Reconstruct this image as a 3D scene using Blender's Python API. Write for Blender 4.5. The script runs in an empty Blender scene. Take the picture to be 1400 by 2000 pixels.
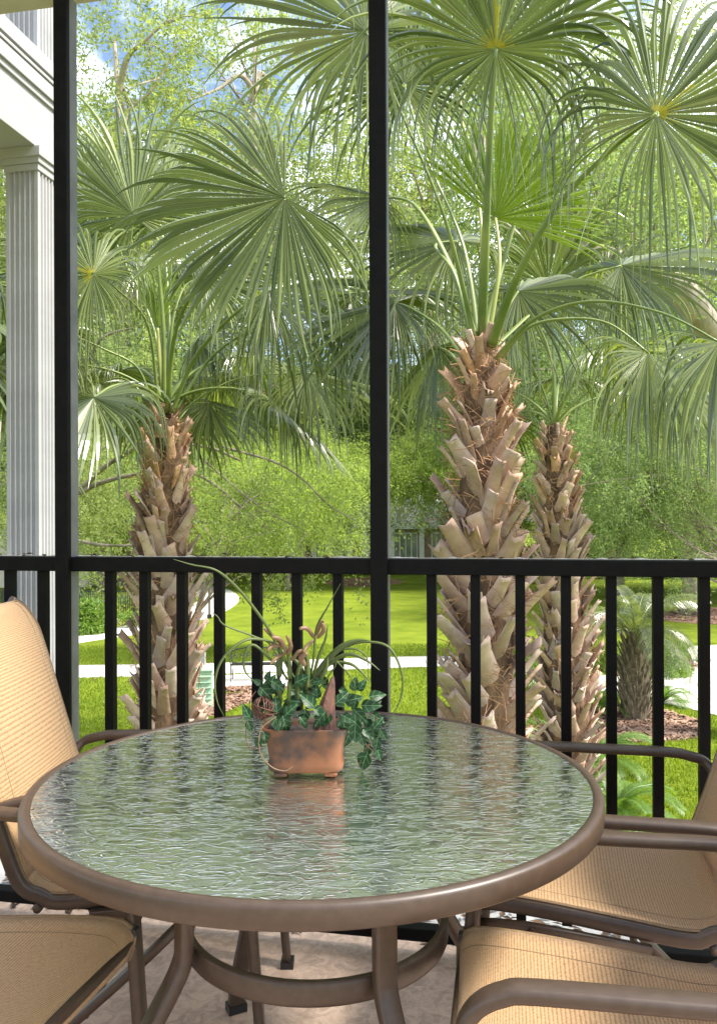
import bpy, math, random
import numpy as np
from mathutils import Vector, Matrix, Quaternion
random.seed(7); RNG = np.random.default_rng(11)
R = math.radians
S = bpy.context.scene
C = S.collection
F = 1603.0; EYE = 1.22; CX, CY = 700.0, 1010.0; ROLL = R(0.2)
GZ = -2.9                                   # the lawn; z = 0 is the balcony floor

# ------------------------------------------------------------------ camera, light
cam = bpy.data.cameras.new('camera'); co = bpy.data.objects.new('camera', cam); C.objects.link(co)
cam.sensor_fit = 'HORIZONTAL'; cam.sensor_width = 36.0; cam.lens = 36.0 * F / 1400.0
cam.shift_y = (CY - 1000.0) / 1400.0; cam.clip_start = 0.02; cam.clip_end = 2000
co.location = (0, 0, EYE); co.rotation_euler = (R(90), ROLL, 0); S.camera = co

SUN_EL, SUN_AZ = 52.0, 104.0                # azimuth clockwise from +Y
w = bpy.data.worlds.new('World'); S.world = w; w.use_nodes = True
nt = w.node_tree; nt.nodes.clear()
sky = nt.nodes.new('ShaderNodeTexSky'); sky.sky_type = 'NISHITA'; sky.sun_disc = False
sky.sun_elevation = R(SUN_EL); sky.sun_rotation = R(SUN_AZ); sky.air_density = 1.0; sky.dust_density = 1.5; sky.ozone_density = 1.5
b1 = nt.nodes.new('ShaderNodeBackground'); b1.inputs['Strength'].default_value = 0.085
b2 = nt.nodes.new('ShaderNodeBackground'); b2.inputs['Color'].default_value = (0.93, 0.97, 1.0, 1); b2.inputs['Strength'].default_value = 1.0
tc = nt.nodes.new('ShaderNodeTexCoord'); mp = nt.nodes.new('ShaderNodeMapping'); mp.inputs['Scale'].default_value = (1, 1, 2.2)
nz = nt.nodes.new('ShaderNodeTexNoise'); nz.inputs['Scale'].default_value = 2.6; nz.inputs['Detail'].default_value = 7; nz.inputs['Roughness'].default_value = 0.6
cr = nt.nodes.new('ShaderNodeValToRGB'); cr.color_ramp.elements[0].position = 0.47; cr.color_ramp.elements[1].position = 0.63
mx = nt.nodes.new('ShaderNodeMixShader'); wo = nt.nodes.new('ShaderNodeOutputWorld')
L_ = nt.links.new
L_(sky.outputs[0], b1.inputs[0]); L_(tc.outputs['Generated'], mp.inputs[0]); L_(mp.outputs[0], nz.inputs['Vector'])
L_(nz.outputs[0], cr.inputs[0]); L_(cr.outputs[0], mx.inputs[0]); L_(b1.outputs[0], mx.inputs[1]); L_(b2.outputs[0], mx.inputs[2]); L_(mx.outputs[0], wo.inputs[0])
sl = bpy.data.lights.new('sun', 'SUN'); sl.energy = 2.8; sl.angle = R(10); sl.color = (1, 0.95, 0.86)
so = bpy.data.objects.new('sun', sl); C.objects.link(so)
sd = Vector((math.sin(R(SUN_AZ)) * math.cos(R(SUN_EL)), math.cos(R(SUN_AZ)) * math.cos(R(SUN_EL)), math.sin(R(SUN_EL))))
so.rotation_euler = sd.to_track_quat('Z', 'Y').to_euler()
S.view_settings.view_transform = 'Standard'; S.view_settings.look = 'None'; S.view_settings.gamma = 1
S.view_settings.exposure = 1.88; S.view_settings.use_curve_mapping = False
S.render.engine = 'CYCLES'
S.cycles.use_denoising = True; S.cycles.max_bounces = 10; S.cycles.transparent_max_bounces = 12
S.cycles.transmission_bounces = 6; S.cycles.diffuse_bounces = 7; S.cycles.glossy_bounces = 3; S.cycles.sample_clamp_indirect = 6

# ------------------------------------------------------------------ helpers
def P(px, py, Y):
    """a place Y metres out whose picture position is known"""
    dx, dy = px - CX, py - CY
    ux = dx * math.cos(ROLL) - dy * math.sin(ROLL); uy = dx * math.sin(ROLL) + dy * math.cos(ROLL)
    return Vector((ux / F * Y, Y, EYE - uy / F * Y))
def G(px, py, dz=0.0):
    """a place on the lawn"""
    dx, dy = px - CX, py - CY
    uy = dx * math.sin(ROLL) + dy * math.cos(ROLL)
    p = P(px, py, (EYE - GZ) * F / max(uy, 1.0)); p.z = GZ + dz; return p

def new_mat(name):
    m = bpy.data.materials.new(name); m.use_nodes = True
    t = m.node_tree; return m, t, t.nodes['Principled BSDF']
def ramp2(t, a, b, p0=0.35, p1=0.65):
    r = t.nodes.new('ShaderNodeValToRGB'); e = r.color_ramp.elements
    e[0].position = p0; e[1].position = p1; e[0].color = (*a, 1); e[1].color = (*b, 1); return r
def noise_(t, scale, detail=4, rough=0.6, stretch=(1, 1, 1), coord='Object', dist=0.0):
    c = t.nodes.new('ShaderNodeTexCoord'); m = t.nodes.new('ShaderNodeMapping'); m.inputs['Scale'].default_value = stretch
    n = t.nodes.new('ShaderNodeTexNoise'); n.inputs['Scale'].default_value = scale; n.inputs['Detail'].default_value = detail
    n.inputs['Roughness'].default_value = rough; n.inputs['Distortion'].default_value = dist
    t.links.new(c.outputs[coord], m.inputs[0]); t.links.new(m.outputs[0], n.inputs['Vector']); return n
def bump_(t, src, strength, dist, base=None):
    b = t.nodes.new('ShaderNodeBump'); b.inputs['Strength'].default_value = strength; b.inputs['Distance'].default_value = dist
    t.links.new(src, b.inputs['Height'])
    if base: t.links.new(base, b.inputs['Normal'])
    return b
def mat(name, a, b=None, rough=0.6, scale=8, stretch=(1, 1, 1), bump=0.0, bscale=None, bdist=0.005, p0=0.35, p1=0.65, metal=0.0, spec=0.5, detail=5, coord='Object'):
    m, t, p = new_mat(name); b = b or a
    n = noise_(t, scale, detail, 0.6, stretch, coord); r = ramp2(t, a, b, p0, p1)
    t.links.new(n.outputs[0], r.inputs[0]); t.links.new(r.outputs[0], p.inputs['Base Color'])
    p.inputs['Roughness'].default_value = rough; p.inputs['Metallic'].default_value = metal
    p.inputs['Specular IOR Level'].default_value = spec
    if bump:
        n2 = noise_(t, bscale or scale * 3, 5, 0.6, stretch, coord)
        t.links.new(bump_(t, n2.outputs[0], bump, bdist).outputs[0], p.inputs['Normal'])
    return m
def leaf_mat(name, a, b, trans=0.35, tcol=None, rough=0.45, spec=0.5, island=True, scale=0.6, nmix=0.5):
    m, t, p = new_mat(name)
    r = ramp2(t, a, b, 0.15, 0.85)
    n = noise_(t, scale, 3)
    if island:
        g = t.nodes.new('ShaderNodeNewGeometry'); mm = t.nodes.new('ShaderNodeMix'); mm.inputs[0].default_value = nmix
        t.links.new(g.outputs['Random Per Island'], mm.inputs[2]); t.links.new(n.outputs[0], mm.inputs[3]); src = mm.outputs[0]
    else: src = n.outputs[0]
    t.links.new(src, r.inputs[0]); t.links.new(r.outputs[0], p.inputs['Base Color'])
    p.inputs['Roughness'].default_value = rough; p.inputs['Specular IOR Level'].default_value = spec
    tr = t.nodes.new('ShaderNodeBsdfTranslucent'); gm = t.nodes.new('ShaderNodeMix'); gm.data_type = 'RGBA'; gm.blend_type = 'MULTIPLY'; gm.inputs[0].default_value = 1
    tcol = tcol or (1.9, 1.8, 0.7)
    gm.inputs[7].default_value = (*tcol, 1); t.links.new(r.outputs[0], gm.inputs[6]); t.links.new(gm.outputs[2], tr.inputs[0])
    ms = t.nodes.new('ShaderNodeMixShader'); ms.inputs[0].default_value = trans
    o = t.nodes['Material Output']
    t.links.new(p.outputs[0], ms.inputs[1]); t.links.new(tr.outputs[0], ms.inputs[2]); t.links.new(ms.outputs[0], o.inputs[0])
    return m

def np_mesh(name, V, Q, mats, mi=None, smooth=False):
    """V (n,3); Q (m,4) quads or (m,3) triangles, or a list of arrays of both"""
    Qs = Q if isinstance(Q, list) else [Q]
    me = bpy.data.meshes.new(name); V = np.asarray(V, dtype=np.float32)
    me.vertices.add(len(V)); me.vertices.foreach_set('co', V.ravel())
    li = np.concatenate([np.asarray(q, dtype=np.int32).ravel() for q in Qs])
    cnt = np.concatenate([np.full(len(q), q.shape[1], dtype=np.int32) for q in Qs])
    st = np.concatenate([[0], np.cumsum(cnt)[:-1]]).astype(np.int32)
    me.loops.add(len(li)); me.loops.foreach_set('vertex_index', li)
    me.polygons.add(len(cnt)); me.polygons.foreach_set('loop_start', st); me.polygons.foreach_set('loop_total', cnt)
    for m in (mats if isinstance(mats, (list, tuple)) else [mats]): me.materials.append(m)
    if mi is not None: me.polygons.foreach_set('material_index', np.asarray(mi, dtype=np.int32))
    me.polygons.foreach_set('use_smooth', np.full(len(cnt), smooth))
    me.update(calc_edges=True); return me

class MB:
    def __init__(s): s.v = []; s.f = []; s.m = []
    def add(s, vs, fs, mi=0):
        o = len(s.v); s.v += [tuple(v) for v in vs]; s.f += [tuple(i + o for i in f) for f in fs]; s.m += [mi] * len(fs)
    def box(s, c, d, rot=None, mi=0):
        c = Vector(c); hx, hy, hz = d[0] / 2, d[1] / 2, d[2] / 2
        vs = [Vector((x, y, z)) for x in (-hx, hx) for y in (-hy, hy) for z in (-hz, hz)]
        if rot is not None: vs = [rot @ v for v in vs]
        s.add([v + c for v in vs], [(0, 1, 3, 2), (4, 6, 7, 5), (0, 4, 5, 1), (2, 3, 7, 6), (0, 2, 6, 4), (1, 5, 7, 3)], mi)
    def sweep(s, pts, prof, up=(0, 0, 1), mi=0, radii=None, cap=True, side=None):
        """closed 2-D profile (a = side, b = up) carried along pts"""
        pts = [Vector(p) for p in pts]; n = len(pts); k = len(prof); vs = []
        up = Vector(up)
        for i, p in enumerate(pts):
            t = (pts[min(i + 1, n - 1)] - pts[max(i - 1, 0)]).normalized()
            if side is not None:
                sd_ = Vector(side).normalized(); u = t.cross(sd_).normalized() * -1
                sd_ = (sd_ - t * sd_.dot(t)).normalized()
            else:
                u = up - t * up.dot(t)
                if u.length < 1e-4: u = Vector((0, 1, 0)) - t * t.y
                u.normalize(); sd_ = t.cross(u).normalized()
            r = radii[i] if radii else 1.0
            vs += [p + (sd_ * a + u * b) * r for a, b in prof]
        fs = [(i * k + j, i * k + (j + 1) % k, (i + 1) * k + (j + 1) % k, (i + 1) * k + j) for i in range(n - 1) for j in range(k)]
        if cap: fs += [tuple(reversed(range(k))), tuple(range((n - 1) * k, n * k))]
        s.add(vs, fs, mi)
    def tube(s, pts, r, seg=8, mi=0, taper=None):
        rr = [r * (1 + (taper - 1) * i / max(1, len(pts) - 1)) for i in range(len(pts))] if taper is not None else [r] * len(pts)
        s.sweep(pts, [(math.cos(2 * math.pi * j / seg), math.sin(2 * math.pi * j / seg)) for j in range(seg)], radii=rr, mi=mi)
    def lathe(s, prof, seg=64, c=(0, 0, 0), mi=0, closed=True):
        k = len(prof); vs = []
        for i in range(seg):
            a = 2 * math.pi * i / seg
            vs += [(c[0] + r * math.cos(a), c[1] + r * math.sin(a), c[2] + z) for r, z in prof]
        fs = []
        for i in range(seg):
            j = (i + 1) % seg
            for q in range(k if closed else k - 1):
                q2 = (q + 1) % k
                fs.append((i * k + q, j * k + q, j * k + q2, i * k + q2))
        s.add(vs, fs, mi)
    def mesh(s, name, mats, smooth=False, bevel=0.0):
        me = bpy.data.meshes.new(name); me.from_pydata(s.v, [], s.f)
        for m in (mats if isinstance(mats, (list, tuple)) else [mats]): me.materials.append(m)
        me.polygons.foreach_set('material_index', s.m); me.polygons.foreach_set('use_smooth', [smooth] * len(s.f)); me.update()
        return me
def rrect(w_, h_, r=0.004, k=3):
    o = []
    for cx, cy, a0 in ((w_ / 2 - r, h_ / 2 - r, 0), (-w_ / 2 + r, h_ / 2 - r, 90), (-w_ / 2 + r, -h_ / 2 + r, 180), (w_ / 2 - r, -h_ / 2 + r, 270)):
        for i in range(k): a = R(a0 + 90 * i / (k - 1)); o.append((cx + r * math.cos(a), cy + r * math.sin(a)))
    return o
def smooth_path(pts, n=6):
    pts = [Vector(p) for p in pts]; o = []
    for i in range(len(pts) - 1):
        p0 = pts[max(i - 1, 0)]; p1 = pts[i]; p2 = pts[i + 1]; p3 = pts[min(i + 2, len(pts) - 1)]
        for j in range(n):
            t = j / n
            o.append(0.5 * ((2 * p1) + (p2 - p0) * t + (2 * p0 - 5 * p1 + 4 * p2 - p3) * t * t + (3 * p1 - p0 - 3 * p2 + p3) * t ** 3))
    o.append(pts[-1]); return o

LABELS = {}
def tag(o, label=None, cat=None, group=None, kind=None):
    if label: o['label'] = label
    if cat: o['category'] = cat
    if group: o['group'] = group
    if kind: o['kind'] = kind
    return o
def thing(name, label, cat, loc=(0, 0, 0), rz=0.0, group=None):
    o = bpy.data.objects.new(name, None); C.objects.link(o); o.location = loc; o.rotation_euler = (0, 0, rz)
    o.empty_display_size = 0.1
    return tag(o, label, cat, group)
def put(name, me, parent=None, loc=None, world=False, bevel=0.0):
    o = bpy.data.objects.new(name, me); C.objects.link(o)
    if parent is not None:
        o.parent = parent
        if world:
            q = parent; off = Vector(parent.location)
            while q.parent is not None: q = q.parent; off = off + q.location
            o.location = -off
    if loc is not None: o.location = loc
    if bevel:
        b = o.modifiers.new('bevel', 'BEVEL'); b.width = bevel; b.segments = 2; b.limit_method = 'ANGLE'; b.angle_limit = R(40)
    return o
def obj(name, mb, mats, parent=None, smooth=False, world=False, bevel=0.0, loc=None):
    return put(name, mb.mesh(name, mats, smooth), parent, loc, world, bevel)
def struct(name, mb, m, smooth=False, bevel=0.0):
    return tag(obj(name, mb, m, None, smooth, bevel=bevel), kind='structure')

# ------------------------------------------------------------------ materials
M_black = mat('black_paint', (0.003, 0.003, 0.0028), (0.006, 0.005, 0.0045), rough=0.6, spec=0.10, scale=30, bump=0.15, bscale=120, bdist=0.001)
M_dust = mat('dust', (0.22, 0.20, 0.16), (0.42, 0.40, 0.35), rough=0.9, scale=25, bump=0.4, bscale=90, bdist=0.002)
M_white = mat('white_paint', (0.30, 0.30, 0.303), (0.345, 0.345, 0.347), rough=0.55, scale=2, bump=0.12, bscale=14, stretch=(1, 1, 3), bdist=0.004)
M_soffit = mat('soffit_paint', (0.36, 0.34, 0.30), (0.46, 0.44, 0.40), rough=0.8, scale=3, bump=0.3, bscale=9, stretch=(1, 1, 1), bdist=0.01)
M_groove = mat('joint', (0.03, 0.03, 0.03), rough=0.8)
M_slab = mat('slab_edge', (0.34, 0.335, 0.325), (0.46, 0.455, 0.445), rough=0.7, scale=5, bump=0.2)
M_brown = mat('brown_metal', (0.045, 0.028, 0.018), (0.058, 0.037, 0.025), rough=0.42, scale=60, bump=0.10, bscale=700, bdist=0.0005, spec=0.5)
M_cap = mat('black_plastic', (0.012, 0.012, 0.012), rough=0.4)
def floor_mat():
    m, t, p = new_mat('stamped_concrete')
    n = noise_(t, 3.0, 6); r = ramp2(t, (0.50, 0.36, 0.275), (0.62, 0.465, 0.365), 0.3, 0.7)
    n2 = noise_(t, 26, 5, 0.65, dist=1.2); r2 = ramp2(t, (0.70, 0.68, 0.66), (1.05, 1.03, 1.0), 0.38, 0.6)
    g = t.nodes.new('ShaderNodeMix'); g.data_type = 'RGBA'; g.blend_type = 'MULTIPLY'; g.inputs[0].default_value = 1
    t.links.new(n.outputs[0], r.inputs[0]); t.links.new(n2.outputs[0], r2.inputs[0]); t.links.new(r.outputs[0], g.inputs[6]); t.links.new(r2.outputs[0], g.inputs[7])
    t.links.new(g.outputs[2], p.inputs['Base Color']); p.inputs['Roughness'].default_value = 0.55
    t.links.new(bump_(t, n2.outputs[0], 0.5, 0.006).outputs[0], p.inputs['Normal']); return m
M_floor = floor_mat()
def vary(m, lo=.62, hi=1.15):
    '''each piece gets its own shade'''
    t = m.node_tree; p = t.nodes['Principled BSDF']; src = p.inputs['Base Color'].links[0].from_socket
    oi = t.nodes.new('ShaderNodeObjectInfo'); mr = t.nodes.new('ShaderNodeMapRange'); mr.inputs[3].default_value = lo; mr.inputs[4].default_value = hi
    t.links.new(oi.outputs['Random'], mr.inputs[0]); h = t.nodes.new('ShaderNodeHueSaturation'); t.links.new(mr.outputs[0], h.inputs['Value']); t.links.new(src, h.inputs['Color'])
    m2 = t.nodes.new('ShaderNodeMapRange'); m2.inputs[3].default_value = .75; m2.inputs[4].default_value = 1.2; w_ = t.nodes.new('ShaderNodeMath'); w_.operation = 'PINGPONG'; w_.inputs[1].default_value = .13
    t.links.new(oi.outputs['Random'], w_.inputs[0]); m2.inputs[2].default_value = .13; t.links.new(w_.outputs[0], m2.inputs[0]); t.links.new(m2.outputs[0], h.inputs['Saturation'])
    t.links.new(h.outputs[0], p.inputs['Base Color'])
def glass_mat():
    m, t, p = new_mat('textured_glass'); t.nodes.remove(p)
    n = noise_(t, 1.0, 1.2, 0.5, (24, 56, 20), dist=1.2); n2 = noise_(t, 1.0, 1, 0.5, (13, 26, 10), dist=0.5)
    r1 = t.nodes.new('ShaderNodeMath'); r1.operation = 'SUBTRACT'; r1.inputs[1].default_value = .5; t.links.new(n.outputs[0], r1.inputs[0])
    r2 = t.nodes.new('ShaderNodeMath'); r2.operation = 'ABSOLUTE'; t.links.new(r1.outputs[0], r2.inputs[0])
    r3 = t.nodes.new('ShaderNodeMapRange'); r3.interpolation_type = 'SMOOTHSTEP'; r3.inputs[1].default_value = 0; r3.inputs[2].default_value = .075; r3.inputs[3].default_value = .23; r3.inputs[4].default_value = 0; t.links.new(r2.outputs[0], r3.inputs[0])
    a0 = t.nodes.new('ShaderNodeMath'); a0.operation = 'MULTIPLY_ADD'; a0.inputs[1].default_value = .35; t.links.new(n.outputs[0], a0.inputs[0]); t.links.new(r3.outputs[0], a0.inputs[2])
    a = t.nodes.new('ShaderNodeMath'); a.operation = 'MULTIPLY_ADD'; a.inputs[1].default_value = 0.9
    t.links.new(n2.outputs[0], a.inputs[0]); t.links.new(a0.outputs[0], a.inputs[2])
    b = bump_(t, a.outputs[0], 0.50, 0.0038)
    fr = t.nodes.new('ShaderNodeFresnel'); fr.inputs[0].default_value = 1.6; 
    gl = t.nodes.new('ShaderNodeBsdfGlossy'); gl.inputs['Roughness'].default_value = 0.17; gl.inputs['Color'].default_value = (1, 1, 1, 1)
    tr = t.nodes.new('ShaderNodeBsdfRefraction'); tr.inputs['IOR'].default_value = 1.12; tr.inputs['Roughness'].default_value = 0.10; tr.inputs['Color'].default_value = (0.84, 0.93, 0.88, 1)
    tp = t.nodes.new('ShaderNodeBsdfTransparent'); tp.inputs[0].default_value = (0.84, 0.93, 0.88, 1)
    m0 = t.nodes.new('ShaderNodeMixShader'); m0.inputs[0].default_value = 0.35
    m1 = t.nodes.new('ShaderNodeMixShader'); o = t.nodes['Material Output']
    t.links.new(b.outputs[0], gl.inputs['Normal']); t.links.new(b.outputs[0], tr.inputs['Normal']); t.links.new(b.outputs[0], fr.inputs['Normal'])
    k = t.nodes.new('ShaderNodeMath'); k.operation = 'MULTIPLY_ADD'; k.inputs[2].default_value = .22; k.inputs[1].default_value = 3.6; k.use_clamp = True
    t.links.new(fr.outputs[0], k.inputs[0]); t.links.new(k.outputs[0], m1.inputs[0])
    t.links.new(tr.outputs[0], m0.inputs[1]); t.links.new(tp.outputs[0], m0.inputs[2])
    df = t.nodes.new('ShaderNodeBsdfDiffuse'); df.inputs[0].default_value = (.74, .84, .68, 1); t.links.new(b.outputs[0], df.inputs['Normal'])
    m2 = t.nodes.new('ShaderNodeMixShader'); m2.inputs[0].default_value = 0.17; t.links.new(m0.outputs[0], m2.inputs[1]); t.links.new(df.outputs[0], m2.inputs[2])
    t.links.new(m2.outputs[0], m1.inputs[1]); t.links.new(gl.outputs[0], m1.inputs[2]); t.links.new(m1.outputs[0], o.inputs[0])
    return m
M_glass = glass_mat()
def sling_mat():
    m, t, p = new_mat('sling_fabric')
    c = t.nodes.new('ShaderNodeTexCoord')
    def wave(axis, sc, dist):
        w_ = t.nodes.new('ShaderNodeTexWave'); w_.bands_direction = axis; w_.inputs['Scale'].default_value = sc
        w_.inputs['Distortion'].default_value = dist; w_.inputs['Detail'].default_value = 2; w_.inputs['Detail Scale'].default_value = 2.5
        t.links.new(c.outputs['UV'], w_.inputs['Vector']); return w_
    w1 = wave('X', 62, 1.4); w2 = wave('Y', 84, 2.0)
    n = t.nodes.new('ShaderNodeTexNoise'); n.inputs['Scale'].default_value = 160; n.inputs['Detail'].default_value = 2; t.links.new(c.outputs['UV'], n.inputs['Vector'])
    mu = t.nodes.new('ShaderNodeMath'); mu.operation = 'MULTIPLY'; t.links.new(w1.outputs['Fac'], mu.inputs[0]); t.links.new(w2.outputs['Fac'], mu.inputs[1])
    ad = t.nodes.new('ShaderNodeMath'); ad.operation = 'MULTIPLY_ADD'; ad.inputs[1].default_value = 0.5; t.links.new(n.outputs[0], ad.inputs[0]); t.links.new(mu.outputs[0], ad.inputs[2])
    r = ramp2(t, (0.19, 0.10, 0.042), (0.64, 0.42, 0.22), 0.10, 0.62); t.links.new(ad.outputs[0], r.inputs[0]); t.links.new(r.outputs[0], p.inputs['Base Color'])
    p.inputs['Roughness'].default_value = 0.42; p.inputs['Sheen Weight'].default_value = 0.2
    t.links.new(bump_(t, ad.outputs[0], 0.5, 0.0012).outputs[0], p.inputs['Normal'])
    tr = t.nodes.new('ShaderNodeBsdfTranslucent'); ms = t.nodes.new('ShaderNodeMixShader'); ms.inputs[0].default_value = 0.3
    t.links.new(r.outputs[0], tr.inputs[0]); t.links.new(p.outputs[0], ms.inputs[1]); t.links.new(tr.outputs[0], ms.inputs[2]); t.links.new(ms.outputs[0], t.nodes['Material Output'].inputs[0])
    return m
M_sling = sling_mat()
M_hem = mat('sling_hem', (0.16, 0.10, 0.05), (0.22, 0.14, 0.07), rough=0.6, scale=80)
M_boot = mat('palm_boot', (0.31, 0.195, 0.145), (0.60, 0.435, 0.34), rough=0.8, scale=5, stretch=(1, 1, 1), bump=0.5, bscale=26, bdist=0.006, p0=0.3, p1=0.7)
M_boot2 = mat('palm_boot_orange', (0.38, 0.21, 0.12), (0.58, 0.38, 0.26), rough=0.8, scale=5, bump=0.5, bscale=26, bdist=0.006)
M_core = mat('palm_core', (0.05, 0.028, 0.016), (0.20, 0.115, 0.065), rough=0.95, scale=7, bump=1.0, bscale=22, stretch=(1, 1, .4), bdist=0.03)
M_fibre = mat('palm_fibre', (0.24, 0.125, 0.06), (0.42, 0.24, 0.125), rough=0.8, scale=9)
M_petiole = mat('petiole_green', (0.10, 0.15, 0.035), (0.22, 0.27, 0.07), rough=0.4, scale=2)
M_petyel = mat('petiole_young', (0.26, 0.30, 0.07), (0.36, 0.36, 0.10), rough=0.4, scale=3)
M_frond = leaf_mat('frond_blade', (0.028, 0.052, 0.015), (0.27, 0.31, 0.12), trans=0.27, tcol=(2.0, 2.1, 0.6), rough=0.27, spec=0.8, scale=1.2, nmix=.45)
M_froyng = leaf_mat('frond_young', (0.15, 0.225, 0.025), (0.27, 0.34, 0.055), trans=0.5, tcol=(1.7, 1.8, 0.5), rough=0.35, spec=0.5, scale=2.0)
M_hast = leaf_mat('hastula_yellow', (0.26, 0.25, 0.02), (0.46, 0.41, 0.03), trans=.3, tcol=(1.2, 1.1, .5), scale=9)
M_bark = mat('bark', (0.13, 0.10, 0.075), (0.34, 0.28, 0.22), rough=0.9, scale=6, stretch=(1, 1, .3), bump=0.9, bscale=18, bdist=0.03)
M_bark_light = mat('pale_bark', (0.30, 0.24, 0.19), (0.50, 0.42, 0.35), rough=0.9, scale=5, stretch=(1, 1, .3), bump=0.7, bscale=14, bdist=0.03)
M_twig = mat('twig', (0.16, 0.12, 0.08), (0.30, 0.25, 0.17), rough=0.9, scale=6)
M_leafA = leaf_mat('leaf_yellow_green', (0.12, 0.165, 0.050), (0.31, 0.36, 0.15), trans=0.5, rough=.65, spec=.2, tcol=(1.75, 1.75, .9), scale=0.35)
M_leafB = leaf_mat('leaf_mid_green', (0.085, 0.135, 0.05), (0.25, 0.32, 0.15), trans=0.5, rough=.65, spec=.2, tcol=(1.75, 1.75, .9), scale=0.35)
M_leafC = leaf_mat('leaf_bright', (0.16, 0.22, 0.05), (0.34, 0.41, 0.14), trans=0.55, rough=.65, spec=.2, tcol=(1.7, 1.75, .85), scale=0.35)
M_shrub = leaf_mat('shrub_leaf', (0.08, 0.16, 0.02), (0.19, 0.30, 0.05), trans=0.35, scale=1.0)
M_fern = leaf_mat('fern_leaf', (0.08, 0.16, 0.025), (0.16, 0.27, 0.05), trans=0.4, scale=2.0)
M_grass = mat('lawn', (0.10, 0.145, 0.010), (0.20, 0.245, 0.022), rough=0.9, scale=0.9, bump=0.8, bscale=60, bdist=0.03, p0=0.3, p1=0.7, detail=9, spec=0.1)
M_blade = leaf_mat('grass_blade', (0.09, 0.155, 0.008), (0.24, 0.31, 0.02), trans=0.35, scale=0.7, rough=0.6)
M_path = mat('path_concrete', (0.50, 0.47, 0.43), (0.62, 0.59, 0.55), rough=0.9, scale=1.2, bump=0.2, bscale=20)
M_mulch = mat('mulch', (0.12, 0.06, 0.04), (0.36, 0.22, 0.15), rough=0.95, scale=9, bump=1.0, bscale=14, bdist=0.05, p0=0.4, p1=0.6)
M_chip = mat('bark_chip', (0.16, 0.08, 0.05), (0.42, 0.27, 0.19), rough=0.9, scale=3)
M_mint = mat('mint_paint', (0.33, 0.50, 0.36), (0.38, 0.54, 0.40), rough=0.5, scale=3)
M_iron = mat('black_iron', (0.02, 0.02, 0.02), rough=0.45)
M_siding = mat('brown_siding', (0.34, 0.24, 0.18), (0.42, 0.31, 0.24), rough=0.8, scale=4)
M_win = mat('window_glass', (0.12, 0.14, 0.14), (0.26, 0.29, 0.30), rough=0.08, scale=0.8, spec=0.8)
M_roof = mat('roof_shingle', (0.34, 0.32, 0.30), (0.46, 0.44, 0.42), rough=0.9, scale=6, bump=.5)
M_stucco = mat('pale_stucco', (0.60, 0.54, 0.44), (0.68, 0.62, 0.52), rough=0.9, scale=3)
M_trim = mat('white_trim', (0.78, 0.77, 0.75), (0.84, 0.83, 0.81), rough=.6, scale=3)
M_blue = mat('blue_fabric', (0.03, 0.16, 0.50), (0.05, 0.22, 0.60), rough=0.7, scale=4)

# ------------------------------------------------------------------ ground
gm = MB(); gm.add([(-400, -400, GZ), (400, -400, GZ), (400, 700, GZ), (-400, 700, GZ)], [(0, 1, 2, 3)])
struct('lawn', gm, M_grass)
def sheet(name, pts, top, th, m, round_=3, closed_smooth=True):
    """a flat outlined slab that lies on the lawn"""
    if closed_smooth:
        n = len(pts); q = []
        for i in range(n):
            p0, p1, p2, p3 = pts[i - 1], pts[i], pts[(i + 1) % n], pts[(i + 2) % n]
            for j in range(round_):
                t = j / round_
                q.append(0.5 * ((2 * p1) + (p2 - p0) * t + (2 * p0 - 5 * p1 + 4 * p2 - p3) * t * t + (3 * p1 - p0 - 3 * p2 + p3) * t ** 3))
        pts = q
    n = len(pts); mb = MB()
    vs = [(p.x, p.y, GZ + top) for p in pts] + [(p.x, p.y, GZ + top - th) for p in pts]
    mb.add(vs, [tuple(range(n))] + [(i, i + n, (i + 1) % n + n, (i + 1) % n) for i in range(n)])
    return struct(name, mb, m)
def ribbon(name, c, wd, top, m):
    c = smooth_path(c, 8); l, r = [], []
    for i, p in enumerate(c):
        t = (c[min(i + 1, len(c) - 1)] - c[max(i - 1, 0)]).normalized(); s = Vector((-t.y, t.x, 0)) * wd / 2
        l.append(p + s); r.append(p - s)
    mb = MB(); n = len(c)
    vs = [(p.x, p.y, GZ + top) for p in l] + [(p.x, p.y, GZ + top) for p in r] + [(p.x, p.y, GZ - .05) for p in l] + [(p.x, p.y, GZ - .05) for p in r]
    fs = []
    for i in range(n - 1): fs += [(i, i + 1, n + i + 1, n + i), (i, 2 * n + i, 2 * n + i + 1, i + 1), (n + i, n + i + 1, 3 * n + i + 1, 3 * n + i)]
    mb.add(vs, fs); return struct(name, mb, m)
# path across the lawn, then swinging round to the right
path_pts = [G(-700, 1346), G(-200, 1336), G(150, 1325), G(420, 1318), G(600, 1312), G(850, 1303), G(950, 1310), G(1010, 1330), G(1080, 1352), G(1200, 1352), G(1290, 1373), G(1400, 1399), G(1500, 1430),
            G(1700, 1500), G(1800, 1350), G(1500, 1262), G(1400, 1261), G(1345, 1266), G(1352, 1290), G(1340, 1314), G(1280, 1326), G(1205, 1322), G(1120, 1316), G(1040, 1306), G(960, 1290), G(850, 1283), G(600, 1290),
            G(400, 1297), G(150, 1301), G(-200, 1306), G(-700, 1312)]
sheet('footpath', path_pts, 0.02, 0.06, M_path, 4)
ribbon('side_path', [G(-80, 1272), G(60, 1260), G(160, 1245), G(260, 1231), G(340, 1213), G(405, 1190), G(428, 1168), G(402, 1150), G(330, 1140), G(220, 1134)], 2.0, 0.018, M_path)
sheet('bench_pad', [G(395, 1322), G(560, 1316), G(566, 1341), G(392, 1348)], 0.024, 0.05, M_path, 3, False)
jpts = [(-.48, 1.0)]
mjoint = MB()
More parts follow.
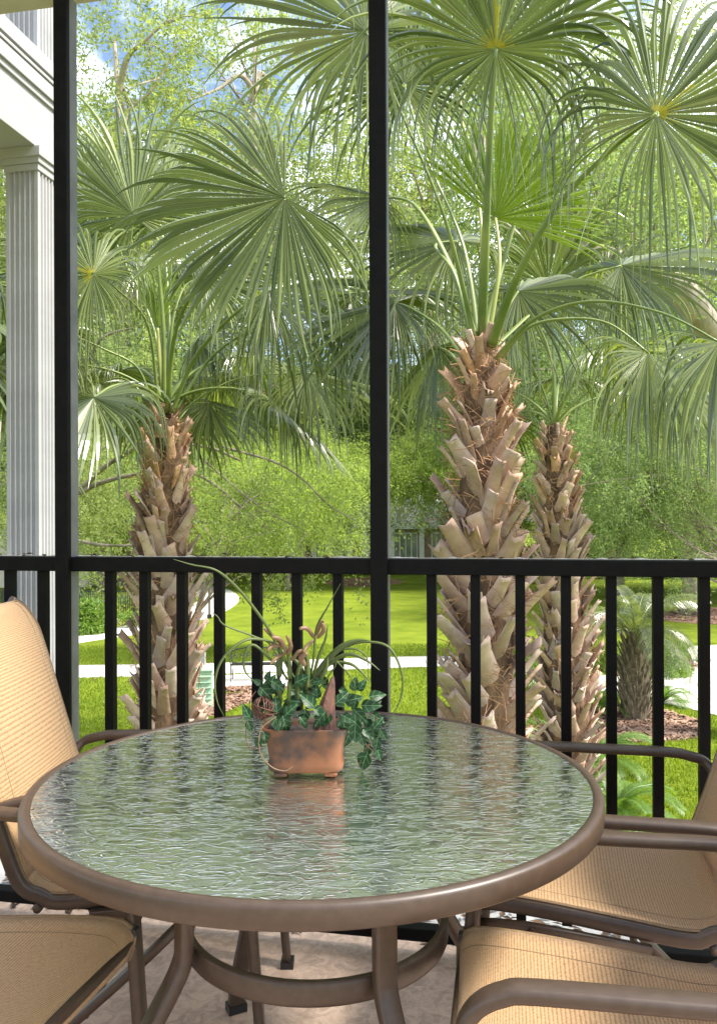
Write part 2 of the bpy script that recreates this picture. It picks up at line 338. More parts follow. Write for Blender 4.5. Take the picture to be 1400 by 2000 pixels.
for k in range(26):
    x0 = -14 + k * 1.22
    ya = 20.9; yb = 23.6
    mjoint.box((x0, (ya + yb) / 2 + (x0 * 0.05), GZ + 0.0215), (0.018, 2.5, 0.003), Matrix.Rotation(-0.04, 3, 'Z'))
def mulch_bed(name, pts, chips, seed):
    o = sheet(name, pts, 0.012, 0.05, M_mulch, 3)
    rg = random.Random(seed); xs = [p.x for p in pts]; ys = [p.y for p in pts]; V = []; Q = []
    def inside(x, y):
        c = False; n = len(pts)
        for i in range(n):
            a, b = pts[i], pts[i - 1]
            if (a.y > y) != (b.y > y) and x < (b.x - a.x) * (y - a.y) / (b.y - a.y) + a.x: c = not c
        return c
    for _ in range(chips):
        x, y = rg.uniform(min(xs), max(xs)), rg.uniform(min(ys), max(ys))
        if not inside(x, y): continue
        c = Vector((x, y, GZ + 0.02 + rg.random() * 0.03)); a = rg.uniform(0, 6.28); l, w_ = rg.uniform(.03, .07), rg.uniform(.012, .025)
        d = Vector((math.cos(a), math.sin(a), rg.uniform(-.3, .5))) * l; s = Vector((-math.sin(a), math.cos(a), rg.uniform(-.4, .4))) * w_
        k = len(V); V += [c - d - s, c + d - s, c + d + s, c - d + s]; Q.append((k, k + 1, k + 2, k + 3))
    me = np_mesh('bark_chips', np.array([tuple(v) for v in V]), np.array(Q), M_chip); tag(put('bark_chips', me), kind='stuff', label='brown bark chips scattered over a garden bed', cat='bark chips')
mulch_bed('mulch_bed_palm', [G(1120, 1398), G(1190, 1380), G(1290, 1388), G(1370, 1410), G(1385, 1428), G(1340, 1446), G(1230, 1452), G(1130, 1462), G(1080, 1500), G(1020, 1490), G(1040, 1430)], 9000, 1)
mulch_bed('mulch_bed_box', [G(385, 1362), G(440, 1358), G(520, 1352), G(530, 1364), G(470, 1378), G(430, 1397), G(370, 1400), G(340, 1385)], 5000, 2)
mulch_bed('mulch_bed_bench', [G(440, 1345), G(520, 1341), G(560, 1344), G(540, 1350), G(450, 1353)], 2500, 3)
mulch_bed('mulch_bed_bush', [G(1200, 1322), G(1290, 1322), G(1355, 1312), G(1362, 1300), G(1330, 1284), G(1240, 1280), G(1180, 1300)], 5000, 4)
mulch_bed('mulch_bed_far', [G(635, 1140), G(660, 1131), G(740, 1129), G(790, 1136), G(740, 1145), G(680, 1146)], 3500, 5)
mulch_bed('mulch_bed_trunk', [G(1290, 1211), G(1300, 1196), G(1360, 1188), G(1480, 1190), G(1500, 1215), G(1400, 1220)], 4500, 6)
# short grass blades close to the building, where blades can be seen
def grass():
    n = 170000
    Y = 9.5 + 17 * RNG.random(n) ** 1.3; X = (RNG.random(n) - .5) * Y * 1.15
    # keep clear of paths and beds (simple tests against the outlines)
    def inside(poly):
        c = np.zeros(n, bool); m = len(poly)
        for i in range(m):
            a, b = poly[i], poly[i - 1]
            if abs(a.y - b.y) < 1e-9: continue
            c ^= ((a.y > Y) != (b.y > Y)) & (X < (b.x - a.x) * (Y - a.y) / (b.y - a.y) + a.x)
        return c
    bad = inside(path_pts)
    for o in bpy.data.objects:
        if o.name.startswith('mulch') or o.name.startswith('bench_pad'):
            vv = [v.co for v in o.data.vertices]; bad |= inside(vv[:len(vv) // 2])
    X, Y = X[~bad], Y[~bad]; m = len(X)
    a = RNG.random(m) * 6.283; h = 0.035 + 0.045 * RNG.random(m); wd = 0.006 + Y * 0.0004
    dx, dy = np.cos(a) * wd, np.sin(a) * wd; lx, ly = (RNG.random(m) - .5) * .05, (RNG.random(m) - .5) * .05
    V = np.empty((m, 3, 3)); V[:, 0] = np.stack([X - dx, Y - dy, np.full(m, GZ)], 1); V[:, 1] = np.stack([X + dx, Y + dy, np.full(m, GZ)], 1)
    V[:, 2] = np.stack([X + lx, Y + ly, GZ + h], 1)
    me = np_mesh('grass', V.reshape(-1, 3), np.arange(3 * m).reshape(-1, 3), M_blade)
    tag(put('grass', me), label='short bright green lawn grass below the balcony', cat='grass', kind='stuff')
grass()

# ------------------------------------------------------------------ balcony: floor, rail, header
TH = math.atan(0.195); DU = Vector((math.cos(TH), -math.sin(TH), 0)); DV = Vector((math.sin(TH), math.cos(TH), 0)); O0 = Vector((0, 2.295, 0))
ROT = Matrix.Rotation(-TH, 3, 'Z')
def RC(u, v, z): return O0 + DU * u + DV * v + Vector((0, 0, z))
def rail_u(px, py=1200):
    dx, dy = px - CX, py - CY; k = (dx * math.cos(ROLL) - dy * math.sin(ROLL)) / F
    # (k*Y, Y) on the line O0 + u*DU
    Y = 2.295 / (1 + 0.195 * k); return (k * Y) / DU.x
fm = MB(); fm.box(RC(0, -2.0, -0.11), (9, 4.30, 0.22), ROT); 
struct('balcony_floor', fm, M_floor)
fm = MB(); fm.box(RC(0, 0.245, -0.13), (9, 0.19, 0.25), ROT); struct('slab_edge', fm, M_slab, bevel=0.006)
hd = MB(); hd.box(RC(0, 0.095, 3.015), (9, 0.07, 0.33), ROT); struct('header_beam', hd, M_soffit)
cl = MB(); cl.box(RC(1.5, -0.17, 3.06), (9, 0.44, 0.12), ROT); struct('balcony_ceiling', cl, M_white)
RT = 1.103
rail = thing('balcony_railing', 'black metal balcony railing with square upright bars behind the table', 'railing', RC(0, 0, 0))
b = MB(); b.box(RC(0, 0.025, RT - 0.0215), (6.4, 0.055, 0.043), ROT); obj('top_rail', b, M_black, rail, world=True, bevel=0.003)
b = MB(); b.box(RC(0, 0.025, 0.062), (6.4, 0.045, 0.035), ROT); obj('bottom_rail', b, M_black, rail, world=True, bevel=0.003)
bal = MB(); bal.box((0, 0, (RT - 0.043 + 0.08) / 2 - 0), (0.0265, 0.0265, RT - 0.043 - 0.08), None)
balm = bal.mesh('baluster', M_black)
us = [rail_u(x) for x in (200, 268, 341, 414, 488, 567, 648, 832, 918, 1006, 1096, 1185, 1277, 1368)]
us += [rail_u(68), rail_u(68) - .112, rail_u(68) - .224] + [us[13] + .111 * k for k in range(1, 6)]
for u in us:
    o = put('baluster', balm, rail); o.location = RC(u + 0.0132, 0.026, 0.0400) - Vector(rail.location); o.rotation_euler = (0, 0, -TH)
# dust and litter along the rail and the ledge
scr = thing('screen_frame', 'black square screen posts running from the floor up past the railing', 'screen frame', RC(0, 0, 0))
M_lit_side = mat('painted_lit_grey', (0.085, 0.085, 0.08), (0.14, 0.14, 0.135), rough=.5, scale=9)  # rear of the black posts coloured grey: outdoor light on their sides, painted in
for px, wd in ((113, .043), (724, .047)):
    u = rail_u(px, 700)
    b = MB(); b.box(RC(u + wd / 2, -0.0105, 1.42), (wd, 0.020, 2.74), ROT); po_ = obj('post', b, M_black, scr, world=True, bevel=0.002)
    b = MB(); b.box(RC(u + wd / 2, 0.0205, 1.42), (wd - .002, 0.042, 2.74), ROT); obj('post_lit_side', b, M_lit_side, po_, world=True)
b = MB(); b.box(RC(2.4, 0.0095, 1.42), (.047, 0.060, 2.74), ROT); obj('post', b, M_black, scr, world=True, bevel=0.002)

# ------------------------------------------------------------------ neighbouring wing: column + beam
wing = thing('balcony_wing', 'white neighbouring balcony with fluted column and moulded beam, left of the black post', 'building', (0, 0, 0))
Yc = 3.6; cc = P(75, 700, Yc); aW = 0.0435 * Yc
def WC(du_, dv_, z): return Vector((cc.x, cc.y, 0)) + DU * du_ + DV * dv_ + Vector((0, 0, z))
ZB = P(75, 287, Yc).z
def fluted(mb, z0, z1, c0, wd):
    """square column: fluted faces, each flute a real groove"""
    prof = []
    n = 5; e = wd * 0.10; g = (wd - 2 * e) / n
    for side in range(4):
        a = side * math.pi / 2; ca, sa = math.cos(a), math.sin(a)
        def T(x, y): return (ca * x - sa * y, sa * x + ca * y)
        prof.append(T(-wd / 2, -wd / 2)); x = -wd / 2 + e
        for i in range(n):
            prof += [T(x + g * .12, -wd / 2), T(x + g * .25, -wd / 2 + .008), T(x + g * .5, -wd / 2 + .011), T(x + g * .75, -wd / 2 + .008), T(x + g * .88, -wd / 2)]; x += g
    ctr = WC(-wd / 2 + c0, wd / 2, 0)
    q = [ROT @ Vector((x, y, 0)) + ctr for x, y in prof]; k = len(q)
    mb.add([(p.x, p.y, z0) for p in q] + [(p.x, p.y, z1) for p in q], [(i, (i + 1) % k, k + (i + 1) % k, k + i) for i in range(k)])
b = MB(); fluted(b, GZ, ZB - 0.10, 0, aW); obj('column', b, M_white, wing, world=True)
b = MB()
for dz, ex, h in ((0.085, .006, .03), (0.055, .014, .03), (0.022, .024, .044)):
    b.box(WC(-aW / 2, aW / 2, ZB - dz), (aW + 2 * ex, aW + 2 * ex, h), ROT)
obj('capital', b, M_white, wing, world=True, bevel=0.003)
# beam along v (towards and past us), its outer face over the column
LB = 5.0
def beam(name, z0, z1, out, m, inner=-0.22, parent=wing, bev=0.002):
    b = MB(); b.box(WC((out + inner) / 2, -LB / 2 + aW + 0.02 + out, (z0 + z1) / 2), (out - inner, LB, z1 - z0), ROT)
    return obj(name, b, m, parent, world=True, bevel=bev)
zz = lambda py: P(75, py, Yc).z
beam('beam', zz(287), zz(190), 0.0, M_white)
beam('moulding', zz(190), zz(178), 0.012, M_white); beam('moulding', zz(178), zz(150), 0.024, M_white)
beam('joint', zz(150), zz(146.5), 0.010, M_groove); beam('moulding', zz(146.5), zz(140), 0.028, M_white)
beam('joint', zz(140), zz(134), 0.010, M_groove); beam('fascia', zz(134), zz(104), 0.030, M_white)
b = MB(); b.box(WC(-1.25, -LB / 2 + aW, ZB + 0.06), (2.1, LB, 0.05), ROT); obj('soffit', b, M_soffit, wing, world=True)
b = MB(); b.box(WC(-1.2, aW * .5, ZB + 0.10), (2.0, aW * .9, 0.22), ROT); obj('beam', b, M_white, wing, world=True)
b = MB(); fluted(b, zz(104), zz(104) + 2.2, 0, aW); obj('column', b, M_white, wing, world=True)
b = MB(); b.box(WC(-1.2, -LB / 2 + aW, -0.11), (2.4, LB, 0.22), ROT); obj('slab', b, M_slab, wing, world=True)

# ------------------------------------------------------------------ table
TX, TY, TZ, TR = -0.083, 1.591, 0.72, 0.535
tb = thing('patio_table', 'round brown metal patio table with rippled glass top', 'table', (TX, TY, 0))
b = MB(); zt = TZ
b.lathe([(TR - .020, zt - .036), (TR - .003, zt - .036), (TR, zt - .033), (TR + .0005, zt - .006), (TR - .002, zt - .0015), (TR - .007, zt + .001), (TR - .014, zt + .001), (TR - .018, zt - .001), (TR - .020, zt - .004)], 160, (0, 0, 0))
obj('rim', b, M_brown, tb, smooth=True)
b = MB(); rg_ = TR - .0195
b.lathe([(rg_ * k / 8, zt - .0015) for k in range(0, 9)], 96, closed=False)
b.lathe([(rg_ * k / 8, zt - .0065) for k in range(8, -1, -1)], 96, closed=False)
b.lathe([(rg_, zt - .0015), (rg_, zt - .0065)], 96, closed=False)
me = b.mesh('glass_top', M_glass)
import bmesh
bm = bmesh.new(); bm.from_mesh(me); bmesh.ops.remove_doubles(bm, verts=bm.verts, dist=1e-5); bmesh.ops.recalc_face_normals(bm, faces=bm.faces); bm.to_mesh(me); bm.free()
put('glass_top', me, tb)
rr_ = .245
b = MB(); b.lathe([(rr_ - .006, .418), (rr_ + .006, .418), (rr_ + .008, .423), (rr_ + .008, .453), (rr_ + .006, .458), (rr_ - .006, .458), (rr_ - .008, .453), (rr_ - .008, .423)], 96)
obj('ring_brace', b, M_brown, tb, smooth=True)
for a in (-146, -63, 34, 117):
    d = Vector((math.cos(R(a)), math.sin(R(a)), 0)); r0 = .272
    path = [d * r0 + Vector((0, 0, .682)), d * r0 + Vector((0, 0, .56)), d * r0 + Vector((0, 0, .47)), d * (r0 + .004) + Vector((0, 0, .44)), d * (r0 + .022) + Vector((0, 0, .405)), d * (r0 + .055) + Vector((0, 0, .355)), d * (r0 + .12) + Vector((0, 0, .25)), d * (r0 + .19) + Vector((0, 0, .11)), d * (r0 + .215) + Vector((0, 0, .04)), d * (r0 + .22) + Vector((0, 0, .004))]
    b = MB(); b.sweep(smooth_path(path, 4), rrect(.040, .026, .007), side=(-d.y, d.x, 0)); leg = obj('leg', b, M_brown, tb, smooth=True)
    b = MB(); b.box(d * (r0 + .22) + Vector((0, 0, .010)), (.046, .034, .02), Matrix.Rotation(R(a) + R(90), 3, 'Z')); obj('foot_cap', b, M_cap, leg)

# ------------------------------------------------------------------ sling chairs
def uv_strip(me, nu, nv, ulen, vlen):
    uvl = me.uv_layers.new(name='UVMap'); 
    co_ = {}
    for p in me.polygons:
        for li in p.loop_indices:
            vi = me.loops[li].vertex_index; i, j = divmod(vi % (nu * nv), nv)
            uvl.data[li].uv = (ulen * i / (nu - 1), vlen * j / (nv - 1))
def make_chair(loc, rz, label):
    t = thing('sling_chair', label, 'chair', loc, rz, 'brown sling patio chairs round the glass table')
    prof = smooth_path([(.252, 0, .402), (.251, 0, .430), (.236, 0, .452), (.20, 0, .459), (.10, 0, .453), (-.05, 0, .436), (-.17, 0, .424), (-.232, 0, .442), (-.268, 0, .52), (-.30, 0, .62), (-.36, 0, .835), (-.395, 0, .955), (-.408, 0, .992), (-.420, 0, 1.008)], 5)
    n = len(prof); nw = 17
    zs = [p.z for p in prof]
    def halfw(p, i):
        w_ = .233
        if p.x < -.2 and p.z > .6: w_ -= (p.z - .6) * .05
        if p.z > .90: w_ -= .07 * ((p.z - .90) / .108) ** 2.2
        if i < 8: w_ -= .030 * (1 - i / 8) ** 2
        return w_
    V = []
    for i, p in enumerate(prof):
        tn = (prof[min(i + 1, n - 1)] - prof[max(i - 1, 0)]).normalized(); nn = Vector((tn.z, 0, -tn.x))
        sag = .013 * min(1, i / 10, (n - 1 - i) / 6)
        for j in range(nw):
            y = -1 + 2 * j / (nw - 1); V.append(p + Vector((0, y * halfw(p, i), 0)) + nn * (sag * (1 - y * y)) * (-1 if nn.z > 0 else 1) * (1 if p.x > -.25 else -1) * (1 if nn.z > 0 else -1) )
    Fq = [(i * nw + j, i * nw + j + 1, (i + 1) * nw + j + 1, (i + 1) * nw + j) for i in range(n - 1) for j in range(nw - 1)]
    cut = min(range(n), key=lambda i: abs(prof[i].x + .245) + abs(prof[i].z - .455))
    for nm, a0, a1 in (('seat_sling', 0, cut), ('back_sling', cut, n - 1)):
        me = bpy.data.meshes.new(nm); vs = V[a0 * nw:(a1 + 1) * nw]; nn_ = a1 - a0 + 1
        me.from_pydata([tuple(v) for v in vs], [], [(i * nw + j, i * nw + j + 1, (i + 1) * nw + j + 1, (i + 1) * nw + j) for i in range(nn_ - 1) for j in range(nw - 1)])
        me.materials.append(M_sling); me.polygons.foreach_set('use_smooth', [True] * len(me.polygons)); uv_strip(me, nn_, nw, nn_ * .02, .47)
        o = put(nm, me, t); md = o.modifiers.new('thick', 'SOLIDIFY'); md.thickness = .0022; md.offset = 0
        # stitched hems along both sides
        for s in (-1, 1):
            b = MB(); b.sweep([Vector(vs[i * nw + (nw - 1 if s > 0 else 0)]) for i in range(nn_)], rrect(.009, .004, .0015, 2)); obj('hem', b, M_hem, o)
            b = MB(); b.sweep([Vector(vs[i * nw + (nw - 3 if s > 0 else 2)]) + Vector((0, s * .004, .0016)) for i in range(nn_)], rrect(.0022, .0012, .0005, 2)); obj('seam', b, M_hem, o)
    for s in (-1, 1):
        rl = [Vector((p.x, s * (halfw(p, i) + .004), p.z)) + (Vector((0, 0, -.017)) if p.x > -.2 else Vector((-.015, 0, -.003))) for i, p in enumerate(prof) if i >= 9]
        b = MB(); b.sweep(rl, rrect(.022, .030, .007)); ro = obj('side_rail', b, M_brown, t, smooth=True)
        b = MB(); p0 = rl[0]; b.box(p0 + Vector((.006, 0, 0)), (.014, .020, .028)); obj('end_cap', b, M_cap, ro, bevel=.003)
        y = s * .258
        arm = [(-.302, s * .245, .588), (-.285, y, .612), (-.25, y, .624), (-.20, y, .631), (-.05, y, .630), (.13, y, .628), (.17, y, .622), (.200, y, .606), (.217, y, .582), (.224, y, .55), (.232, y, .46), (.250, y, .22), (.268, y, .004)]
        b = MB(); b.sweep(smooth_path(arm, 4), rrect(.036, .021, .007), side=(0, 1, 0)); obj('arm', b, M_brown, t, smooth=True)
        b = MB(); b.sweep([(.13, y * .97, .405), (.02, y * .98, .30), (-.14, y, .16), (-.30, y, .004)], rrect(.030, .020, .006), side=(0, 1, 0)); lg = obj('leg', b, M_brown, t, smooth=True)
        b = MB(); b.box((-.30, y, .009), (.034, .036, .018)); obj('foot_cap', b, M_cap, lg)
        b = MB(); b.box((.268, y, .009), (.034, .042, .018)); obj('foot_cap', b, M_cap, t)
        b = MB(); b.sweep([(.228, y * .95, .40), (.19, y * .97, .405), (.13, y * .97, .405), (-.1, y * .97, .385)], rrect(.016, .022, .005), side=(0, 1, 0)); obj('side_brace', b, M_brown, t, smooth=True)
    b = MB(); b.sweep([(.238, -.245, .420), (.238, .245, .420)], rrect(.030, .024, .006)); obj('front_bar', b, M_brown, t, smooth=True)
    b = MB(); b.sweep([(-.11, -.258, .18), (-.11, .258, .18)], rrect(.018, .018, .008)); obj('stretcher', b, M_brown, t, smooth=True)
    b = MB(); b.sweep([(-.215, -.245, .395), (-.215, .245, .395)], rrect(.018, .018, .008)); obj('rear_bar', b, M_brown, t, smooth=True)
    b = MB(); b.sweep([(-.422, -.16, 1.000), (-.424, 0, 1.000), (-.422, .16, 1.000)], rrect(.018, .018, .008)); obj('top_bar', b, M_brown, t, smooth=True)
    return t
def copy_tree(o, parent=None):
    c = o.copy(); C.objects.link(c); c.parent = parent
    for ch in list(o.children): copy_tree(ch, c)
    return c
ch0 = make_chair((-.465, 1.973, 0), 0.0, 'tan sling chair with tall backrest at the left edge, beside the railing')
for loc, rz, lb in (((-.72, 1.375, 0), R(-13), 'tan sling chair at lower left, its black capped seat corner beside the table leg'),
                    ((.518, 1.84, 0), R(167), 'tan sling chair on the right between table and railing, backrest just in frame'),
                    ((.392, 1.252, 0), R(170), 'tan sling chair at lower right with curved arm closest to the viewer')):
    c = copy_tree(ch0); c.location = loc; c.rotation_euler = (0, 0, rz); c['label'] = lb

# ------------------------------------------------------------------ planter and its plants on the table
M_pot = mat('terracotta', (0.035, 0.016, 0.007), (0.165, 0.058, 0.016), rough=0.55, scale=14, bump=0.35, bscale=40, bdist=0.002, p0=.38, p1=.6)
M_soil = mat('soil', (0.015, 0.010, 0.008), (0.04, 0.028, 0.02), rough=1, scale=40, bump=1)
def var_leaf_mat():
    m, t, p = new_mat('variegated_leaf')
    c = t.nodes.new('ShaderNodeTexCoord'); w_ = t.nodes.new('ShaderNodeTexWave'); w_.wave_type = 'BANDS'; w_.bands_direction = 'DIAGONAL'
    sx = t.nodes.new('ShaderNodeSeparateXYZ'); t.links.new(c.outputs['UV'], sx.inputs[0])
    ab = t.nodes.new('ShaderNodeMath'); ab.operation = 'ABSOLUTE'; t.links.new(sx.outputs['Y'], ab.inputs[0])
    cb = t.nodes.new('ShaderNodeCombineXYZ'); t.links.new(sx.outputs['X'], cb.inputs['X'])
    ng = t.nodes.new('ShaderNodeMath'); ng.operation = 'MULTIPLY'; ng.inputs[1].default_value = -1.1; t.links.new(ab.outputs[0], ng.inputs[0]); t.links.new(ng.outputs[0], cb.inputs['Y'])
    t.links.new(cb.outputs[0], w_.inputs['Vector']); w_.inputs['Scale'].default_value = 0.45; w_.inputs['Distortion'].default_value = 0.8
    mid = t.nodes.new('ShaderNodeMath'); mid.operation = 'LESS_THAN'; mid.inputs[1].default_value = 0.045; t.links.new(ab.outputs[0], mid.inputs[0])
    r = t.nodes.new('ShaderNodeValToRGB'); e = r.color_ramp.elements; e[0].position = .93; e[1].position = 1.0; e[0].color = (0, 0, 0, 1); e[1].color = (.6, .6, .6, 1)
    t.links.new(w_.outputs['Fac'], r.inputs[0]); mxx = t.nodes.new('ShaderNodeMath'); mxx.operation = 'MAXIMUM'
    t.links.new(r.outputs[0], mxx.inputs[0]); t.links.new(mid.outputs[0], mxx.inputs[1])
    mc = t.nodes.new('ShaderNodeMix'); mc.data_type = 'RGBA'; mc.inputs[6].default_value = (0.010, 0.038, 0.010, 1); mc.inputs[7].default_value = (0.10, 0.20, 0.085, 1)
    t.links.new(mxx.outputs[0], mc.inputs[0]); t.links.new(mc.outputs[2], p.inputs['Base Color']); p.inputs['Roughness'].default_value = .45; p.inputs['Specular IOR Level'].default_value = .3
    tr = t.nodes.new('ShaderNodeBsdfTranslucent'); ms = t.nodes.new('ShaderNodeMixShader'); ms.inputs[0].default_value = .2; t.links.new(mc.outputs[2], tr.inputs[0])
    t.links.new(p.outputs[0], ms.inputs[1]); t.links.new(tr.outputs[0], ms.inputs[2]); t.links.new(ms.outputs[0], t.nodes['Material Output'].inputs[0])
    return m
M_vleaf = var_leaf_mat()
M_strap = leaf_mat('strap_leaf', (0.05, 0.08, 0.02), (0.13, 0.165, 0.045), trans=.3, scale=8)
M_dry = leaf_mat('dry_petal', (0.12, 0.065, 0.028), (0.30, 0.19, 0.10), trans=.3, tcol=(1.3, 1.1, .8), scale=14)
M_sheath = mat('dark_sheath', (0.035, 0.012, 0.010), (0.11, 0.045, 0.025), rough=.7, scale=30, bump=.5)
M_vine = mat('vine_ball', (0.05, 0.018, 0.010), (0.13, 0.05, 0.025), rough=.6, scale=30)
PY = 1.605; pc = P(598, 1440, PY)
pot = thing('flower_pot', 'rectangular terracotta pot with variegated leaves, dry orchids and long grass blades on the table', 'flower pot', (pc.x, PY, TZ + .0012))
def sup(a, wx, wy, e=5.0):
    c, s = math.cos(a), math.sin(a); k = (abs(c) ** e + abs(s) ** e) ** (-1 / e); return (c * k * wx, s * k * wy)
levels = [(.008, .067, .034), (.012, .072, .038), (.024, .074, .040), (.031, .071, .038), (.055, .074, .041), (.080, .080, .045), (.090, .0835, .048), (.0935, .084, .0485), (.0940, .081, .0455), (.086, .0775, .042), (.076, .075, .040)]
b = MB(); k = 48; vs = []
for z, wx, wy in levels: vs += [(*sup(2 * math.pi * i / k, wx, wy), z) for i in range(k)]
fs = [(l * k + i, l * k + (i + 1) % k, (l + 1) * k + (i + 1) % k, (l + 1) * k + i) for l in range(len(levels) - 1) for i in range(k)] + [tuple(reversed(range(k)))]
b.add(vs, fs); po = obj('pot', b, M_pot, pot, smooth=True)
for sx_ in (-1, 1):
    for sy_ in (-1, 1):
        b = MB(); b.box((sx_ * .048, sy_ * .024, .005), (.026, .022, .009)); obj('pot_foot', b, M_pot, po, bevel=.004)
b = MB(); b.add([(*sup(2 * math.pi * i / k, .0765, .0415), .0825) for i in range(k)], [tuple(range(k))])
rgp = random.Random(5)
obj('soil', b, M_soil, pot)
def leaf_mesh(l, w_, curl=.25, seed=0):
    n = 8; V = []; UV = []; rg = random.Random(seed)
    for i in range(n + 1):
        t = i / n; hw = w_ / 2 * (math.sin(math.pi * t ** .62) ** .85 if 0 < t < 1 else 0.02)
        z = -curl * l * t * t
        for s in (-1, -.5, 0, .5, 1): V.append((l * t, s * hw, z + abs(s) * hw * .35 + rg.uniform(-1, 1) * .0006)); UV.append((t * 4, s * hw / w_ * 2))
    me = bpy.data.meshes.new('leaf'); me.from_pydata(V, [], [(i * 5 + j, (i + 1) * 5 + j, (i + 1) * 5 + j + 1, i * 5 + j + 1) for i in range(n) for j in range(4)])
    me.materials.append(M_vleaf); u = me.uv_layers.new(name='UVMap')
    for lp in me.loops: u.data[lp.index].uv = UV[lp.vertex_index]
    me.polygons.foreach_set('use_smooth', [True] * len(me.polygons)); return me
lms = [leaf_mesh(.052, .034, c, i) for i, c in enumerate((.15, .35, .55))]
# (px, py of the leaf's stalk end, pointing angle in the picture plane, size)
lv = [(520, 1330, 70, .6), (510, 1338, 140, .6), (560, 1345, -10, 1.0), (575, 1335, 30, 1.0), (600, 1350, -60, 1.0), (570, 1372, -150, .8), (548, 1380, -100, 1.0), (552, 1398, -75, 1.15),
      (490, 1405, 120, .9), (483, 1408, -70, .7), (590, 1372, 170, 1.1), (612, 1385, -20, .9), (640, 1392, 200, .9), (655, 1375, 40, 1.0), (672, 1370, 10, 1.15), (690, 1350, 80, .85),
      (700, 1350, 60, .8), (668, 1400, -80, 1.1), (690, 1385, -45, 1.1), (705, 1378, 0, 1.15), (712, 1385, 25, 1.0), (695, 1405, -95, 1.2), (715, 1405, -60, .9), (728, 1415, -85, 1.0),
      (738, 1440, -100, .9), (722, 1455, -110, .8), (718, 1470, -115, 1.35), (735, 1460, -70, .8), (700, 1425, -70, 1.0), (515, 1430, -80, .9), (508, 1440, -110, .7), (630, 1400, -120, .8),
      (540, 1360, 60, .8), (530, 1375, 190, .8), (585, 1400, -50, .8), (620, 1365, 100, .9), (600, 1330, 80, .8), (650, 1345, 160, .7), (725, 1395, -30, .9), (742, 1425, -60, .75)]
lv += [(rgp.uniform(505, 680), rgp.uniform(1325, 1402), rgp.uniform(-140, 200), rgp.uniform(.7, 1.1)) for _ in range(22)] + [(rgp.uniform(680, 728), rgp.uniform(1350, 1440), rgp.uniform(-120, 60), rgp.uniform(.7, 1.0)) for _ in range(10)]
for i, (px, py, an, sc) in enumerate(lv):
    yy = PY - .045 + rgp.uniform(-.02, .03) if py > 1380 else PY + rgp.uniform(-.03, .03)
    if px > 685: yy = PY + rgp.uniform(-.03, .02)
    o = put('leaf', lms[i % 3], pot); o.location = P(px, py, yy) - Vector(pot.location)
    x = Vector((math.cos(R(an)), rgp.uniform(-.35, .15), math.sin(R(an)))).normalized(); zt_ = Vector((rgp.uniform(-.3, .3), -1, rgp.uniform(.1, .7))); y = zt_.cross(x).normalized(); z_ = x.cross(y)
    o.rotation_euler = Matrix((x, y, z_)).transposed().to_euler(); sc *= .66; o.scale = (sc, sc, sc)
def blade(parent, pts, wd, m, name='grass_blade', taper=True, flat=(0, -1, .3)):
    p = smooth_path([P(*q) for q in pts], 7); n = len(p)
    rad = [wd * (math.sin(math.pi * min(1, .18 + .82 * i / (n - 1))) if taper else 1) + .0003 for i in range(n)]
    b = MB(); b.sweep(p, [(1, 0), (.0, .18), (-1, 0), (0, -.12)], up=flat, radii=rad); return obj(name, b, m, parent, smooth=True, world=True)
bl = [([(590, 1345, 1.6), (560, 1300, 1.59), (526, 1232, 1.57), (490, 1180, 1.55), (455, 1140, 1.52), (420, 1113, 1.5), (375, 1103, 1.49), (338, 1092, 1.48)], .0036),
      ([(600, 1350, 1.6), (612, 1290, 1.6), (618, 1228, 1.6), (640, 1185, 1.58), (665, 1140, 1.57)], .0030),
      ([(570, 1330, 1.6), (545, 1265, 1.58), (500, 1248, 1.55), (465, 1258, 1.53), (433, 1290, 1.52), (420, 1330, 1.52), (424, 1370, 1.53), (438, 1400, 1.54)], .0036),
      ([(560, 1330, 1.6), (530, 1262, 1.58), (495, 1243, 1.56), (440, 1222, 1.54), (425, 1205, 1.53), (414, 1196, 1.53)], .0022),
      ([(600, 1350, 1.6), (640, 1290, 1.6), (680, 1262, 1.59), (720, 1254, 1.58), (760, 1265, 1.57), (783, 1310, 1.56), (785, 1355, 1.56), (768, 1395, 1.56), (748, 1425, 1.56)], .0030),
      ([(600, 1345, 1.6), (630, 1300, 1.6), (665, 1265, 1.58), (695, 1252, 1.57), (722, 1251, 1.56)], .0080),
      ([(596, 1350, 1.6), (620, 1310, 1.6), (645, 1280, 1.59), (670, 1268, 1.58), (700, 1270, 1.57), (718, 1290, 1.57), (718, 1330, 1.57)], .0030),
      ([(596, 1350, 1.62), (640, 1300, 1.6), (680, 1278, 1.58), (715, 1290, 1.57), (742, 1310, 1.56)], .0052),
      ([(596, 1350, 1.62), (640, 1300, 1.62), (680, 1296, 1.6), (705, 1312, 1.59), (725, 1336, 1.58)], .0042),
      ([(600, 1350, 1.6), (585, 1300, 1.6), (560, 1280, 1.6)], .006), ([(610, 1350, 1.6), (635, 1310, 1.58), (640, 1285, 1.58)], .006),
      ([(600, 1345, 1.58), (600, 1290, 1.58), (585, 1268, 1.58)], .0065), ([(570, 1335, 1.6), (500, 1262, 1.59), (478, 1280, 1.58), (478, 1310, 1.58), (495, 1330, 1.58)], .0035),
      ([(620, 1350, 1.6), (655, 1300, 1.6), (650, 1285, 1.6), (690, 1330, 1.6), (693, 1360, 1.6)], .0018), ([(605, 1350, 1.6), (620, 1290, 1.6), (635, 1250, 1.6), (640, 1220, 1.6)], .004)]
for pts, wd in bl: blade(pot, pts, wd * .72, M_strap)
